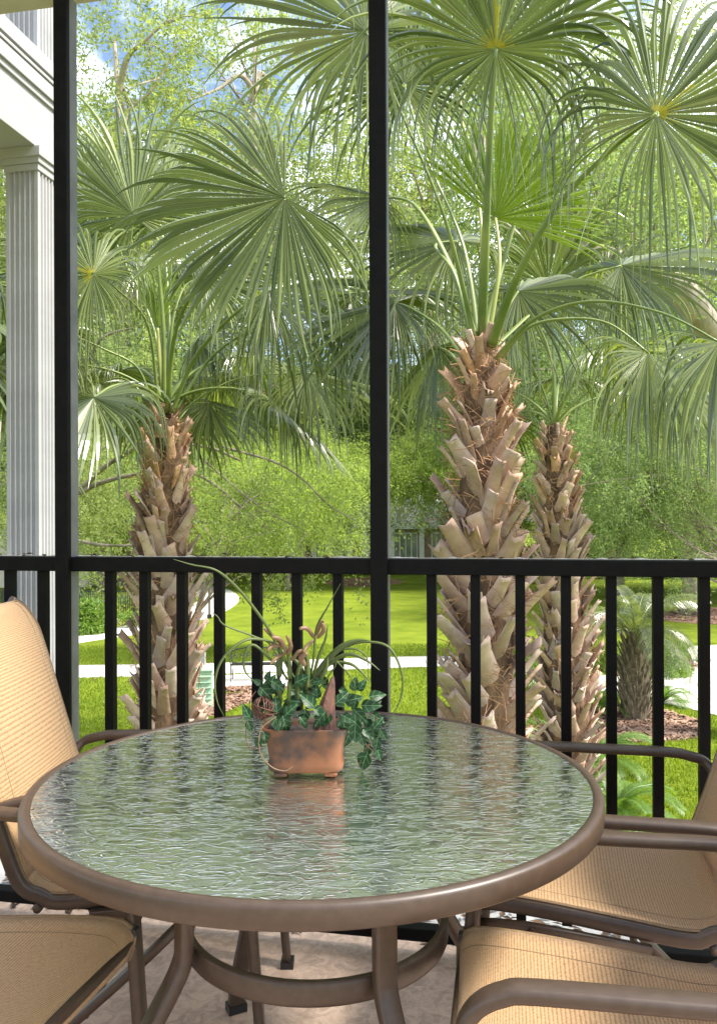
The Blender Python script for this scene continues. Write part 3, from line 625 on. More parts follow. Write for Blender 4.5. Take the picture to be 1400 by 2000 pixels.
def pod(pts, r, name, m, sc=None):
    p = smooth_path([P(*q) for q in pts], 5); n = len(p); b = MB(); b.sweep(p, [(math.cos(a * math.pi / 4), math.sin(a * math.pi / 4)) for a in range(8)], radii=[r * .72 * (.35 + .65 * math.sin(math.pi * (i + .6) / n) ** .7) for i in range(n)])
    return obj(name, b, m, pot, smooth=True, world=True)
for pts, r in (([(548, 1375, 1.6), (545, 1320, 1.6), (552, 1270, 1.6)], .0075), ([(563, 1375, 1.59), (566, 1320, 1.59), (562, 1265, 1.59)], .0065), ([(585, 1380, 1.6), (580, 1330, 1.6), (588, 1290, 1.6)], .006), ([(600, 1385, 1.6), (606, 1340, 1.6), (596, 1300, 1.6)], .0085)):
    pod(pts, r, 'stem', M_strap)
for pts, r in (([(555, 1262, 1.59), (530, 1240, 1.58), (516, 1228, 1.57)], .006), ([(552, 1262, 1.58), (532, 1262, 1.57), (522, 1272, 1.56)], .006), ([(560, 1275, 1.58), (548, 1250, 1.57), (530, 1245, 1.56)], .007), ([(562, 1280, 1.58), (568, 1262, 1.57), (560, 1242, 1.56)], .006),
               ([(560, 1275, 1.59), (540, 1285, 1.57), (528, 1298, 1.56)], .005), ([(612, 1245, 1.59), (600, 1228, 1.58), (585, 1228, 1.57)], .0065), ([(618, 1240, 1.59), (625, 1222, 1.58), (632, 1212, 1.57)], .0055), ([(612, 1250, 1.58), (600, 1262, 1.57), (592, 1275, 1.56)], .0055),
               ([(620, 1246, 1.58), (632, 1232, 1.57), (630, 1218, 1.56)], .0065), ([(596, 1300, 1.58), (588, 1285, 1.57), (600, 1276, 1.56)], .0085), ([(570, 1290, 1.58), (582, 1275, 1.57), (594, 1270, 1.57)], .006)):
    pod(pts, r, 'dry_flower', M_dry)
b = MB(); sp = [P(634, 1425, 1.58), P(638, 1385, 1.58), P(646, 1345, 1.59), P(651, 1320, 1.6)]; b.sweep(smooth_path(sp, 4), [(1, 0), (.5, .6), (-.5, .6), (-1, 0), (-.4, -.5), (.4, -.5)], up=(0, -1, 0), radii=[.024 - .023 * i / 12 for i in range(13)]); obj('leaf_sheath', b, M_sheath, pot, world=True)
# a wicker ball of thin vines
bc = P(514, 1383, 1.585); vb = MB()
for i in range(26):
    ax = Vector((rgp.gauss(0, 1), rgp.gauss(0, 1), rgp.gauss(0, 1))).normalized(); u = ax.orthogonal().normalized(); v_ = ax.cross(u)
    rr2 = .0235 * rgp.uniform(.8, 1.02); vb.tube([bc + (u * math.cos(a * .35) + v_ * math.sin(a * .35)) * rr2 for a in range(19)], .0011, 5)
obj('vine_ball', vb, M_vine, pot, world=True, smooth=True)
vm = MB(); vm.tube(smooth_path([P(540, 1400, 1.55), (P(510, 1425, 1.54)), P(508, 1470, 1.54), P(530, 1498, 1.545), P(556, 1506, 1.548), P(571, 1498, 1.55)], 6), .0011, 5)
obj('root', vm, M_dry, pot, world=True)
for pts in ([P(470, 1402, 1.58), P(495, 1392, 1.58), P(520, 1398, 1.57), P(545, 1392, 1.57)], [P(482, 1412, 1.56), P(480, 1440, 1.56), P(486, 1458, 1.56), P(505, 1463, 1.56)], [P(508, 1420, 1.55), P(512, 1408, 1.55), P(535, 1398, 1.55)], [P(500, 1350, 1.58), P(488, 1370, 1.57), P(490, 1400, 1.57)],
            [P(690, 1400, 1.6), P(725, 1430, 1.6), P(735, 1400, 1.6)], [P(735, 1405, 1.6), P(738, 1440, 1.6), P(715, 1462, 1.6), P(700, 1500, 1.6)], [P(700, 1410, 1.6), P(712, 1450, 1.6), P(732, 1470, 1.6)]):
    vm = MB(); vm.tube(smooth_path(pts, 6), .0009, 5); obj('vine', vm, M_vine, pot, world=True)

# ------------------------------------------------------------------ palms
def frond_mesh(hub, axis, nrm, L, spread, droop, nseg, seed, mats, fold=0.15, split=0.42, threads=22, base_r=0.02, curl=0.0, yellow=False):
    """one costapalmate fan: pleated where the segments are joined, hanging where they are free"""
    rg = np.random.default_rng(seed)
    a = np.array(axis) / np.linalg.norm(axis); n = np.array(nrm, float); n -= a * n.dot(a); n /= np.linalg.norm(n); bb = np.cross(n, a)
    phi = np.linspace(-R(spread), R(spread), nseg) + rg.normal(0, .02, nseg)
    d = np.cos(phi)[:, None] * a + np.sin(phi)[:, None] * bb - (fold * np.abs(np.sin(phi)) + .05)[:, None] * n
    d /= np.linalg.norm(d, axis=1)[:, None]
    Ls = L * (.74 + .26 * np.cos(phi * .5)) * (1 + rg.normal(0, .10, nseg))
    dr = droop * (.40 + 1.45 * np.sin(np.abs(phi) / 2)) * np.clip(1 + rg.normal(0, .35, nseg), .3, 2.2) * (1 + .5 * np.sin(phi * 3 + seed)); side_w = np.cross(n, d); side_w /= np.linalg.norm(side_w, axis=1)[:, None]
    dphi = 2 * R(spread) / (nseg - 1); ns = 15; sp = split * (1.25 - .75 * np.abs(phi) / math.pi); wf = 1 - .35 * (np.abs(phi) / math.pi) ** 2; p = np.array(hub) + d * base_r; out = []; cur = d.copy(); ts = np.linspace(0, 1, ns) ** 1.25
    wig = rg.normal(0, .30, (nseg, 3))
    for i, t in enumerate(ts):
        r = base_r + Ls * t
        wd = np.where(t < sp, np.tan(dphi / 2) * r * 1.02, np.tan(dphi / 2) * (base_r + Ls * sp) * np.clip((1 - (t - sp) / (1 - sp)), 0, 1) ** .75 * 1.0) * np.where(t < sp * .8, 1, wf) + .0008
        nn = np.cross(cur, side_w); nn /= np.linalg.norm(nn, axis=1)[:, None] + 1e-9
        foldh = wd[:, None] * nn
        out.append(np.stack([p - side_w * wd[:, None], p + foldh * (1 if True else 0), p + side_w * wd[:, None]], 1))
        st = Ls[:, None] * ((ts[i + 1] - t) if i < ns - 1 else 0)
        g = (dr * np.clip(t - sp * .7, 0, 1) ** .9)[:, None] * np.array([0, 0, -1.0]) * (1.0 / (ns - 1)) * 8.5
        cur = cur + g + wig * (0.10 if t > split else 0) + n * curl / ns; cur /= np.linalg.norm(cur, axis=1)[:, None]
        sw = side_w - cur * np.sum(side_w * cur, 1)[:, None]; side_w = sw / (np.linalg.norm(sw, axis=1)[:, None] + 1e-9)
        p = p + cur * st
    A = np.stack(out, 1)                                   # seg, section, 3, xyz
    V = A.reshape(-1, 3); Q = []; mi = []
    for s in range(nseg):
        o = s * ns * 3
        for i in range(ns - 1):
            k = o + i * 3; Q += [(k, k + 1, k + 4, k + 3), (k + 1, k + 2, k + 5, k + 4)]; mi += [1 if yellow and ((i < 1 + (s % 3 == 0) and math.cos(phi[s]) > .1) or (abs(phi[s]) < .06 and i < 4)) else 0] * 2
    nv = len(V); V2 = [V]
    for _ in range(threads):
        s = rg.integers(nseg); q = A[s, rg.integers(7, 13), 1]; ln = rg.uniform(.15, .5); pts = [q + np.array([rg.normal(0, .006) + .012 * math.sin(k * 1.3), rg.normal(0, .006), -ln * k / 7]) for k in range(8)]
        for k in range(7):
            h = np.array([.0022, 0, 0]); V2.append(np.array([pts[k] - h, pts[k] + h, pts[k + 1] + h, pts[k + 1] - h])); Q.append((nv, nv + 1, nv + 2, nv + 3)); nv += 4; mi.append(0)
    return np.concatenate(V2), np.array(Q), mi
def add_frond(palm, pts, L, axis=None, nrm=None, spread=150, droop=1.0, nseg=52, seed=0, young=False, pw=.030, hast=True, **kw):
    pp = smooth_path(pts, 6); hub = pp[-1]
    ax = Vector(axis) if axis is not None else (pp[-1] - pp[-3]).normalized()
    if nrm is None:
        nrm = Vector((0, 0, 1)) - ax * ax.z
        if nrm.length < .2: nrm = -(pp[-1] - pp[0]).cross(Vector((0, 0, 1))).cross(ax) + Vector((0, -.3, 0))
    V, Q, mi = frond_mesh(hub, ax, nrm, L, spread, droop, int(nseg * 1.4), seed, None, yellow=hast, **kw)
    me = np_mesh('frond', V, Q, [M_froyng if young else M_frond, M_hast], mi)
    fo = put('frond', me, palm, world=True)
    n = len(pp); b = MB(); b.sweep(pp, [(1, 0), (.7, .45), (0, .55), (-.7, .45), (-1, 0), (-.6, -.5), (0, -.7), (.6, -.5)], radii=[pw * (1.35 - .85 * (i / (n - 1)) ** .6) for i in range(n)], side=None, up=(0.05, -.25, 1))
    obj('petiole', b, M_petyel if young else M_petiole, fo, smooth=True, world=True)
    return fo
def boot_mesh(seed, l, w0, w1, notch):
    """cut leaf base: wide clasping foot, channelled stub, ragged sawn end; grows along +X, outward is +Z"""
    rg = random.Random(seed); n = 7; V = []
    for i in range(n + 1):
        t = i / n; w_ = w0 + (w1 - w0) * min(1, t * 1.35) ** .8; th = .030 * (1 - .45 * t) + .004
        for j, s in enumerate((-1, -.5, 0, .5, 1)):
            cut = (-notch * l * (1 - abs(s)) + rg.uniform(-.03, .03) * l) if i == n else 0
            V.append((l * t + cut, s * w_ / 2, abs(s) ** 2 * (-.026) * (1.2 - t) + rg.uniform(-1, 1) * .0025 + .09 * l * t * t))
        for j, s in enumerate((1, .5, 0, -.5, -1)):
            cut = (-notch * l * (1 - abs(s))) if i == n else 0
            V.append((l * t + cut, s * w_ / 2 * .92, abs(s) ** 2 * (-.02) * (1.2 - t) - th * (1 - .5 * abs(s)) + .09 * l * t * t))
    Fc = [(i * 10 + j, i * 10 + (j + 1) % 10, (i + 1) * 10 + (j + 1) % 10, (i + 1) * 10 + j) for i in range(n) for j in range(10)] + [tuple(n * 10 + j for j in range(10))]
    me = bpy.data.meshes.new('leaf_base'); me.from_pydata(V, [], Fc); me.polygons.foreach_set('use_smooth', [True] * len(Fc)); return me
vary(M_boot); vary(M_boot2)
boot_set = {}
for mm_, key in ((M_boot, 0), (M_boot2, 1)):
    L0 = []
    for i, (l, w0, w1, nc) in enumerate(((.42, .20, .10, .10), (.36, .21, .115, .0), (.48, .18, .085, .05), (.32, .22, .13, .30), (.40, .19, .10, .18))):
        me = boot_mesh(i, l, w0, w1, nc); me.materials.append(mm_); L0.append(me)
    boot_set[key] = L0
def palm_trunk(palm, base, top, r0, r1, nboot, scale, seed, orange_top=.15, elev=(28, 14), fuzz=1.0, z_start=0.0):
    rg = random.Random(seed); n = 40; seg = 22; b = MB(); vs = []
    rad_ = lambda t: r0 + (r1 - r0) * max(0, (t - .35) / .65) ** 1.3 - (max(0, t - .93) * 1.2)
    ax = (top - base)
    for i in range(n + 1):
        t = i / n; c = base + ax * t; r = rad_(t)
        for j in range(seg):
            a = 2 * math.pi * j / seg; q = .80 * r * (1 + rg.uniform(-.07, .07)); vs.append(c + Vector((math.cos(a) * q, math.sin(a) * q, 0)))
    b.add(vs, [(i * seg + j, i * seg + (j + 1) % seg, (i + 1) * seg + (j + 1) % seg, (i + 1) * seg + j) for i in range(n) for j in range(seg)] + [tuple(n * seg + j for j in range(seg))])
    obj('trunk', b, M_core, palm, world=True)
    H = ax.z
    for k in range(nboot):
        t = z_start + (1 - z_start) * (k + .5) / nboot * .985; a = k * R(137.5) + rg.uniform(-.12, .12); c = base + ax * t; r = rad_(t) * .93
        rad = Vector((math.cos(a), math.sin(a), 0)); el = R(elev[0] + (elev[1] - elev[0]) * t + rg.uniform(-7, 9))
        x = Vector((0, 0, 1)) * math.cos(el) + rad * math.sin(el)
        tl = rg.choice((-1, 1)) * R(rg.uniform(6, 30)); y = x.cross(rad).normalized(); z_ = x.cross(y) * -1; z_ = rad - x * rad.dot(x); z_.normalize(); y = z_.cross(x)
        rot = Matrix((x, y, z_)).transposed(); rot = Matrix.Rotation(tl, 3, rad) @ rot
        o = put('leaf_base', rg.choice(boot_set[1 if t > 1 - orange_top and rg.random() < .8 else 0]), palm)
        o.location = c + rad * (r - .02) - x * .12 * scale - palm.location; o.rotation_euler = rot.to_euler(); s = scale * rg.uniform(.85, 1.2) * (1 - .38 * (max(0, t - .66) / .34) ** 1.3); o.scale = (s, s * rg.uniform(.85, 1.1), s)
    # coarse fibres
    m = int(1500 * fuzz); V = []; Q = []
    for _ in range(m):
        t = rg.random() ** .55; a = rg.uniform(0, 6.283); c = base + ax * t; r = rad_(t) * rg.uniform(1.0, 1.22)
        p = c + Vector((math.cos(a), math.sin(a), 0)) * r; ta = a + math.pi / 2; d = Vector((math.cos(ta) * rg.uniform(-1, 1) + math.cos(a) * rg.uniform(-.1, .5), math.sin(ta) * rg.uniform(-1, 1) + math.sin(a) * rg.uniform(-.1, .5), rg.uniform(-.7, .9))).normalized()
        l = rg.uniform(.05, .16) * scale; wv = Vector((0, 0, .0028)) if abs(d.z) < .7 else Vector((.0028, 0, 0)); bend = Vector((rg.uniform(-1, 1), rg.uniform(-1, 1), rg.uniform(-1, .5))) * .35
        pts = [p + d * l * s + bend * l * s * s for s in (0, .33, .66, 1)]
        for i in range(3):
            k = len(V); V += [pts[i] - wv, pts[i] + wv, pts[i + 1] + wv, pts[i + 1] - wv]; Q.append((k, k + 1, k + 2, k + 3))
    me = np_mesh('fibre', np.array([tuple(v) for v in V]), np.array(Q), M_fibre); tag(put('fibre', me, palm, world=True), kind='stuff')
def auto_frond(palm, top, az, el, plen, L, seed, droop=1.0, young=False, start=None, arch=.5, **kw):
    rg = random.Random(seed); d = Vector((math.sin(R(az)), math.cos(R(az)), 0)); p = Vector(start or top); pts = [p]; e = R(el)
    for i in range(4):
        p = p + (d * math.cos(e) + Vector((0, 0, math.sin(e)))) * plen / 4; e -= arch / 4 * 1.6; pts.append(p)
    ax = (d * math.cos(e) + Vector((0, 0, math.sin(e))))
    up = Vector((0, 0, 1)) - ax * ax.z
    if up.length < .3: up = -d
    return add_frond(palm, pts, L, axis=ax, nrm=up, seed=seed, droop=droop, young=young, **kw)

# palm in the middle right, close to the balcony
YB = 6.4
topB = P(940, 655, YB); baseB = Vector((P(952, 1400, YB).x, YB, GZ))
pB = thing('cabbage_palm', 'large shaggy palm close behind the railing, right of the centre post', 'palm', baseB, group='palms with crosshatched trunks')
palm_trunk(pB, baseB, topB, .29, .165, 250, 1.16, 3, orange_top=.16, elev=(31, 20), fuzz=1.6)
tB = lambda dx, dz=0, dy=0: topB + Vector((dx, dy, dz))
add_frond(pB, [tB(.0, -.1), P(948, 470, 6.0), P(957, 260, 5.7), P(968, 95, 5.5)], 1.25, axis=(0.0, -.25, 1), nrm=(0.05, -1, -.25), spread=172, droop=1.2, nseg=56, seed=1, fold=-.1, split=.40, pw=.034)
add_frond(pB, [tB(.06, -.1, -.1), P(1010, 540, 5.9), P(1090, 400, 5.6), P(1190, 295, 5.4), P(1282, 222, 5.2)], 1.3, axis=(.75, -.1, .6), nrm=(-.1, -1, .35), spread=172, droop=1.7, nseg=58, seed=2, pw=.036, fold=0)
add_frond(pB, [tB(.1, -.2, -.1), P(1040, 625, 6.0), P(1150, 588, 5.7), P(1290, 610, 5.4), P(1405, 668, 5.2)], 1.05, axis=(.8, -.3, -.45), nrm=(.3, -.7, .7), spread=150, droop=1.6, nseg=60, fold=.45, seed=3, pw=.022, hast=False)
add_frond(pB, [tB(.12, -.22, 0), P(1030, 640, 6.3), P(1110, 622, 6.2), P(1190, 632, 6.1), P(1265, 688, 6.0)], 1.0, axis=(.75, 0, -.5), nrm=(.3, -.6, .8), spread=150, droop=1.7, nseg=60, fold=.45, seed=4, pw=.022, hast=False)
add_frond(pB, [tB(.05, -.1, .1), P(975, 520, 6.6), P(968, 425, 6.8)], .95, axis=(.45, -.1, .9), nrm=(.05, -1, .1), spread=80, droop=.15, nseg=40, seed=5, young=True, pw=.02, split=.6, fold=.1, hast=False)
add_frond(pB, [tB(.08, -.1, .2), P(1100, 560, 7.0), P(1212, 518, 7.0)], 1.15, axis=(.9, -.1, .15), nrm=(0, -.7, .7), spread=150, droop=1.25, nseg=56, fold=.4, seed=6, hast=False, pw=.022)
add_frond(pB, [tB(.05, -.1, .2), P(985, 610, 6.8), P(1012, 568, 6.9)], .95, axis=(.9, -.2, .1), nrm=(0, -.75, .6), spread=150, droop=1.6, nseg=52, fold=.4, seed=7, hast=False, pw=.02)
add_frond(pB, [tB(-.05, -.1, -.1), P(880, 520, 6.6), P(810, 400, 6.9), P(742, 385, 7.2)], .86, axis=(-.9, -.2, .15), nrm=(0, -.75, .65), spread=155, droop=1.1, nseg=54, fold=.4, seed=8, hast=False)
add_frond(pB, [tB(-.05, -.1, .1), P(890, 540, 6.5), P(850, 480, 6.8), P(890, 470, 7.2)], 1.0, axis=(-.6, .3, .3), nrm=(0, -.8, .6), spread=150, droop=1.3, nseg=50, fold=.4, seed=9, hast=False, pw=.02)
add_frond(pB, [tB(-.1, -.2, .1), P(860, 640, 6.8), P(800, 600, 7.2), P(770, 590, 7.5)], 1.1, axis=(-.7, .2, -.1), nrm=(0, -.7, .7), spread=150, droop=1.6, nseg=50, fold=.4, seed=10, hast=False, pw=.018)
add_frond(pB, [tB(-.1, -.25, .2), P(880, 690, 7.0), P(855, 676, 7.4)], .95, axis=(-.5, .3, -.5), nrm=(-.2, -.6, .7), spread=150, droop=1.8, nseg=50, fold=.4, seed=11, hast=False, pw=.018)
add_frond(pB, [tB(0, -.1, .1), P(905, 480, 6.8), P(830, 300, 7.0), P(790, 165, 7.0)], 1.15, axis=(-.2, 0, 1), nrm=(0, -1, .1), spread=165, droop=1.3, nseg=52, seed=12, hast=False, pw=.02)
add_frond(pB, [tB(0, -.1, .2), P(940, 440, 7.2), P(905, 250, 7.4), P(890, 90, 7.5)], 1.1, axis=(.1, 0, 1), nrm=(0, -1, .1), spread=120, droop=.5, nseg=46, seed=13, young=True, hast=False, pw=.018)
add_frond(pB, [tB(.0, -.1, .2), P(1000, 450, 7.0), P(1060, 250, 7.2), P(1075, 60, 7.3)], 1.2, axis=(.4, 0, .9), nrm=(0, -1, .1), spread=165, droop=1.2, nseg=54, seed=14, hast=False, pw=.022)
add_frond(pB, [tB(-.05, -.1, -.05), P(870, 430, 6.0), P(780, 210, 5.9), P(715, 60, 5.8)], 1.2, axis=(-.75, 0, .6), nrm=(.1, -1, .3), spread=165, droop=1.1, nseg=56, seed=15, hast=False, pw=.022)

# palm on the left
YA = 9.2
topA = P(322, 790, YA); baseA = Vector((P(330, 1400, YA).x, YA, GZ))
pA = thing('cabbage_palm', 'left palm, its shaggy trunk rising between the left and centre posts', 'palm', baseA, group='palms with crosshatched trunks')
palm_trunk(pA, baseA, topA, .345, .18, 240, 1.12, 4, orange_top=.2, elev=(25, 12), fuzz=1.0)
def tA(dx, dz=0, dy=0): return topA + Vector((dx, dy, dz))
add_frond(pA, [tA(.05, -.1, -.1), P(345, 640, 8.6), P(420, 500, 7.8), P(500, 400, 7.0), P(556, 385, 6.3)], 1.22, axis=(-.80, -.15, -.45), nrm=(.1, -1, .25), spread=120, droop=.85, nseg=56, seed=21, fold=.0, hast=False, pw=.024, split=.62)
add_frond(pA, [tA(.1, -.1, -.1), P(380, 700, 8.9), P(450, 620, 8.5), P(525, 566, 8.1)], 1.35, axis=(.8, -.3, .0), nrm=(.1, -.8, .6), spread=150, droop=1.7, nseg=58, fold=.45, seed=22, hast=False, pw=.034)
add_frond(pA, [tA(.1, -.1, 0), P(420, 690, 9.2), P(560, 610, 8.8), P(685, 572, 8.3)], 1.3, axis=(.6, -.5, -.1), nrm=(.1, -.8, .6), spread=165, droop=1.7, nseg=58, fold=.45, seed=23, hast=False, pw=.028)
add_frond(pA, [tA(.12, -.15, 0), P(400, 770, 9.2), P(480, 735, 9.2), P(600, 728, 9.2)], 1.15, axis=(.9, -.1, -.2), nrm=(.1, -.6, .8), spread=150, droop=1.7, nseg=52, fold=.45, seed=24, hast=False, pw=.02)
add_frond(pA, [tA(.1, -.1, .1), P(365, 700, 9.6), P(385, 660, 9.9)], 1.0, axis=(.4, -.3, .2), nrm=(0, -.7, .7), spread=160, droop=1.4, nseg=50, fold=.45, seed=25, hast=False, pw=.02)
add_frond(pA, [tA(.1, -.2, .1), P(375, 790, 9.5), P(408, 786, 9.8)], .95, axis=(.8, -.2, -.3), nrm=(0, -.5, .8), spread=150, droop=1.3, nseg=48, fold=.45, seed=26, hast=False, pw=.018)
add_frond(pA, [tA(-.1, -.15, 0), P(270, 760, 9.2), P(235, 738, 9.2), P(196, 748, 9.2)], 1.0, axis=(-.7, -.2, -.2), nrm=(-.1, -.6, .8), spread=160, droop=1.5, nseg=50, fold=.45, seed=27, hast=False, pw=.02)
add_frond(pA, [tA(-.1, -.1, -.1), P(270, 720, 9), P(200, 680, 8.8), P(110, 640, 8.6)], 1.15, axis=(-.9, -.1, -.1), nrm=(-.1, -.6, .8), spread=150, droop=1.6, nseg=52, fold=.45, seed=28, hast=False, pw=.024)
add_frond(pA, [tA(-.05, -.1, -.1), P(290, 640, 8.8), P(235, 570, 8.5), P(182, 535, 8.3)], 1.05, axis=(-.8, -.2, .3), nrm=(.1, -1, .3), spread=170, droop=1.5, nseg=54, seed=29, pw=.022)
add_frond(pA, [tA(0, 0, -.05), P(318, 620, 9), P(300, 470, 8.9), P(262, 420, 8.8)], 1.3, axis=(-.3, -.1, .9), nrm=(.05, -1, .2), spread=150, droop=.9, nseg=54, seed=30, hast=False, pw=.024)
add_frond(pA, [tA(0, 0, .1), P(330, 620, 9.5), P(320, 480, 9.8), P(310, 420, 10)], 1.2, axis=(.2, .0, .9), nrm=(0, -1, .2), spread=160, droop=1.4, nseg=54, seed=31, hast=False, pw=.024)
add_frond(pA, [tA(-.05, 0, .1), P(300, 640, 9.5), P(230, 480, 9.8), P(200, 400, 9.8)], 1.3, axis=(-.5, .1, .8), nrm=(.1, -1, .2), spread=110, droop=.5, nseg=50, seed=32, hast=False, pw=.02)
add_frond(pA, [tA(.02, 0, 0), P(335, 640, 9.2), P(360, 560, 9.4), P(400, 540, 9.5)], 1.2, axis=(.6, .2, .5), nrm=(0, -.8, .5), spread=150, droop=1.6, nseg=54, seed=33, hast=False, pw=.02)
add_frond(pA, [tA(0, 0, .2), P(300, 600, 9.9), P(270, 520, 10.3)], 1.1, axis=(-.3, .5, .3), nrm=(0, -.8, .6), spread=160, droop=1.5, nseg=50, seed=34, hast=False, pw=.02)
add_frond(pA, [tA(.0, 0, 0), P(312, 700, 9.2), P(308, 640, 9.2)], .75, axis=(0, 0, 1), nrm=(0, -1, .0), spread=28, droop=.1, nseg=16, seed=35, hast=False, young=True, pw=.03)
for i, (az, el) in enumerate(((200, 20), (250, 40), (20, 45), (60, 55), (320, 50), (350, 30), (90, 25))):
    auto_frond(pA, topA, az, el, 1.3, 1.1, 60 + i, droop=1.5, arch=.7, hast=False, nseg=46)

# slim palm behind, right
YC = 11.6
topC = P(1082, 830, YC); baseC = Vector((P(1118, 1440, YC).x, YC, GZ))
pC = thing('cabbage_palm', 'slimmer orange-topped palm standing behind and right of the large palm', 'palm', baseC, group='palms with crosshatched trunks')
palm_trunk(pC, baseC, topC, .38, .20, 260, 1.08, 5, orange_top=.25, elev=(30, 8), fuzz=.8)
add_frond(pC, [topC, P(1082, 740, 11.6), P(1078, 640, 11.6), P(1070, 560, 11.5)], 1.5, axis=(.1, -.3, .6), nrm=(0, -1, .4), spread=165, droop=1.8, nseg=58, seed=41, hast=False, pw=.034)
add_frond(pC, [topC, P(1060, 760, 11.6), P(1020, 680, 11.4), P(990, 640, 11.2)], 1.3, axis=(-.5, -.3, .2), nrm=(0, -.8, .5), spread=150, droop=1.7, nseg=54, seed=42, hast=False, pw=.026)
add_frond(pC, [topC, P(1110, 760, 11.6), P(1150, 640, 11.8), P(1180, 560, 12)], 1.4, axis=(.5, -.1, .4), nrm=(0, -.8, .5), spread=160, droop=1.5, nseg=54, seed=43, hast=False, pw=.026)
add_frond(pC, [topC, P(1130, 780, 11.4), P(1220, 720, 11.2), P(1330, 760, 11)], 1.3, axis=(.8, -.1, -.4), nrm=(.2, -.6, .7), spread=150, droop=1.6, nseg=54, seed=44, hast=False, pw=.026)
for i, (az, el) in enumerate(((20, 60), (80, 40), (300, 50), (340, 30), (150, 60))):
    auto_frond(pC, topC, az, el, 1.4, 1.2, 80 + i, droop=1.5, arch=.6, hast=False, nseg=46)

# a fourth palm whose trunk hides behind the left post and column: its fronds show left of the column
baseE = Vector((-4.9, 8.6, GZ)); topE = Vector((-4.85, 8.6, 2.9))
pE = thing('cabbage_palm', 'palm hidden behind the white column, a few fronds showing beside it', 'palm', baseE, group='palms with crosshatched trunks')
palm_trunk(pE, baseE, topE, .29, .20, 60, 1.12, 6, fuzz=.3, z_start=.5)
for i, (az, el) in enumerate(((80, 55), (110, 35), (140, 20), (60, 70), (180, 45), (95, 5), (230, 40), (20, 30), (300, 35))):
    auto_frond(pE, topE, az, el, 1.3, 1.2, 100 + i, droop=1.4, arch=.6, hast=False, nseg=46)

# squat palm on the mulch bed, with feather fronds
def pinnate(palm, pts, L, seed, m=None, name='frond', n=34, parent_world=True, droop=.5, wd=.012):
    rg = random.Random(seed); p = smooth_path(pts, 6); N = len(p); V = []; Q = []
    for i in range(2, N):
        for s in (-1, 1):
            for q_ in range(2):
                f = (i + q_ * .5) / N; c = p[i] if q_ == 0 or i == N - 1 else (p[i] + p[i + 1]) / 2
                t = (p[min(i + 1, N - 1)] - p[i - 1]).normalized(); sd_ = t.cross(Vector((0, 0, 1))); sd_ = (sd_.normalized() if sd_.length > .05 else Vector((1, 0, 0))) * s
                l = L * math.sin(math.pi * min(1, .12 + .85 * f)) ** .6 * rg.uniform(.85, 1.1); d = (sd_ * .8 + t * .55 + Vector((0, 0, .12))).normalized()
                w_ = t * wd; a0 = c; a1 = c + d * l * .5; a2 = c + d * l + Vector((0, 0, -droop * l))
                k = len(V); V += [a0 - w_ * .5, a0 + w_ * .5, a1 + w_, a1 - w_, a2]; Q += [(k, k + 1, k + 2, k + 3)]
                Q.append((k + 3, k + 2, k + 4, k + 4))
    quads = np.array([q for q in Q if q[2] != q[3]]); tris = np.array([q[:3] for q in Q if q[2] == q[3]])
    me = np_mesh(name, np.array([tuple(v) for v in V]), [quads, tris], m or M_frond)
    fo = put(name, me, palm, world=True); b = MB(); b.sweep(p, [(1, 0), (0, 1), (-1, 0), (0, -1)], radii=[.012 * (1 - .8 * i / N) + .001 for i in range(N)]); obj('midrib', b, M_petiole if m is None else m, fo, world=True)
    return fo
gD = G(1240, 1404); YD = gD.y
pD = thing('squat_palm', 'short fat dark-trunked palm standing on the mulch bed by the footpath', 'palm', gD)
topD = gD + Vector((0.02, 0, 1.75))
def dark_boots():
    global M_bootd
    M_bootd = mat('dark_boot', (0.065, 0.052, 0.035), (0.24, 0.19, 0.12), rough=.9, scale=7, bump=.6, bscale=30)
    L0 = []
    for i, (l, w0, w1) in enumerate(((.42, .11, .035), (.50, .10, .03), (.38, .13, .04))):
        me = boot_mesh(20 + i, l, w0, w1, .0); me.materials.append(M_bootd); L0.append(me)
    return L0
bd = dark_boots(); rgd = random.Random(9)
b = MB(); vs = []
for i in range(13):
    t = i / 12; r = .22 + .10 * math.sin(math.pi * min(1, t * .9 + .1)) - .06 * t
    for j in range(16): a = 2 * math.pi * j / 16; vs.append((topD.x * t + gD.x * (1 - t) + math.cos(a) * r * rgd.uniform(.95, 1.05), gD.y + math.sin(a) * r, gD.z + 1.75 * t))
b.add(vs, [(i * 16 + j, i * 16 + (j + 1) % 16, (i + 1) * 16 + (j + 1) % 16, (i + 1) * 16 + j) for i in range(12) for j in range(16)] + [tuple(12 * 16 + j for j in range(16))])
obj('trunk', b, M_bootd, pD, world=True)
for k in range(130):
    t = (k + .5) / 130; a = k * R(137.5); r = .20 + .10 * math.sin(math.pi * min(1, t * .9 + .1)) - .06 * t; rad = Vector((math.cos(a), math.sin(a), 0)); el = R(rgd.uniform(8, 24)); x = Vector((0, 0, 1)) * math.cos(el) + rad * math.sin(el)
    z_ = (rad - x * rad.dot(x)).normalized(); y = z_.cross(x); o = put('leaf_base', bd[k % 3], pD); o.rotation_euler = Matrix((x, y, z_)).transposed().to_euler()
    o.location = Vector((0, 0, 1.72 * t - .1)) + rad * r; o.scale = (1, 1, 1)
for i in range(26):
    az = i * 137.5; el = rgd.uniform(25, 80) if i > 5 else rgd.uniform(-5, 20); d = Vector((math.cos(R(az)), math.sin(R(az)), 0)); e = R(el); p = topD + d * .1; pts = [p]
    for q in range(6): p = p + (d * math.cos(e) + Vector((0, 0, math.sin(e)))) * .28; e -= .32; pts.append(p)
    pinnate(pD, pts, .36, 200 + i, droop=.55, wd=.007)

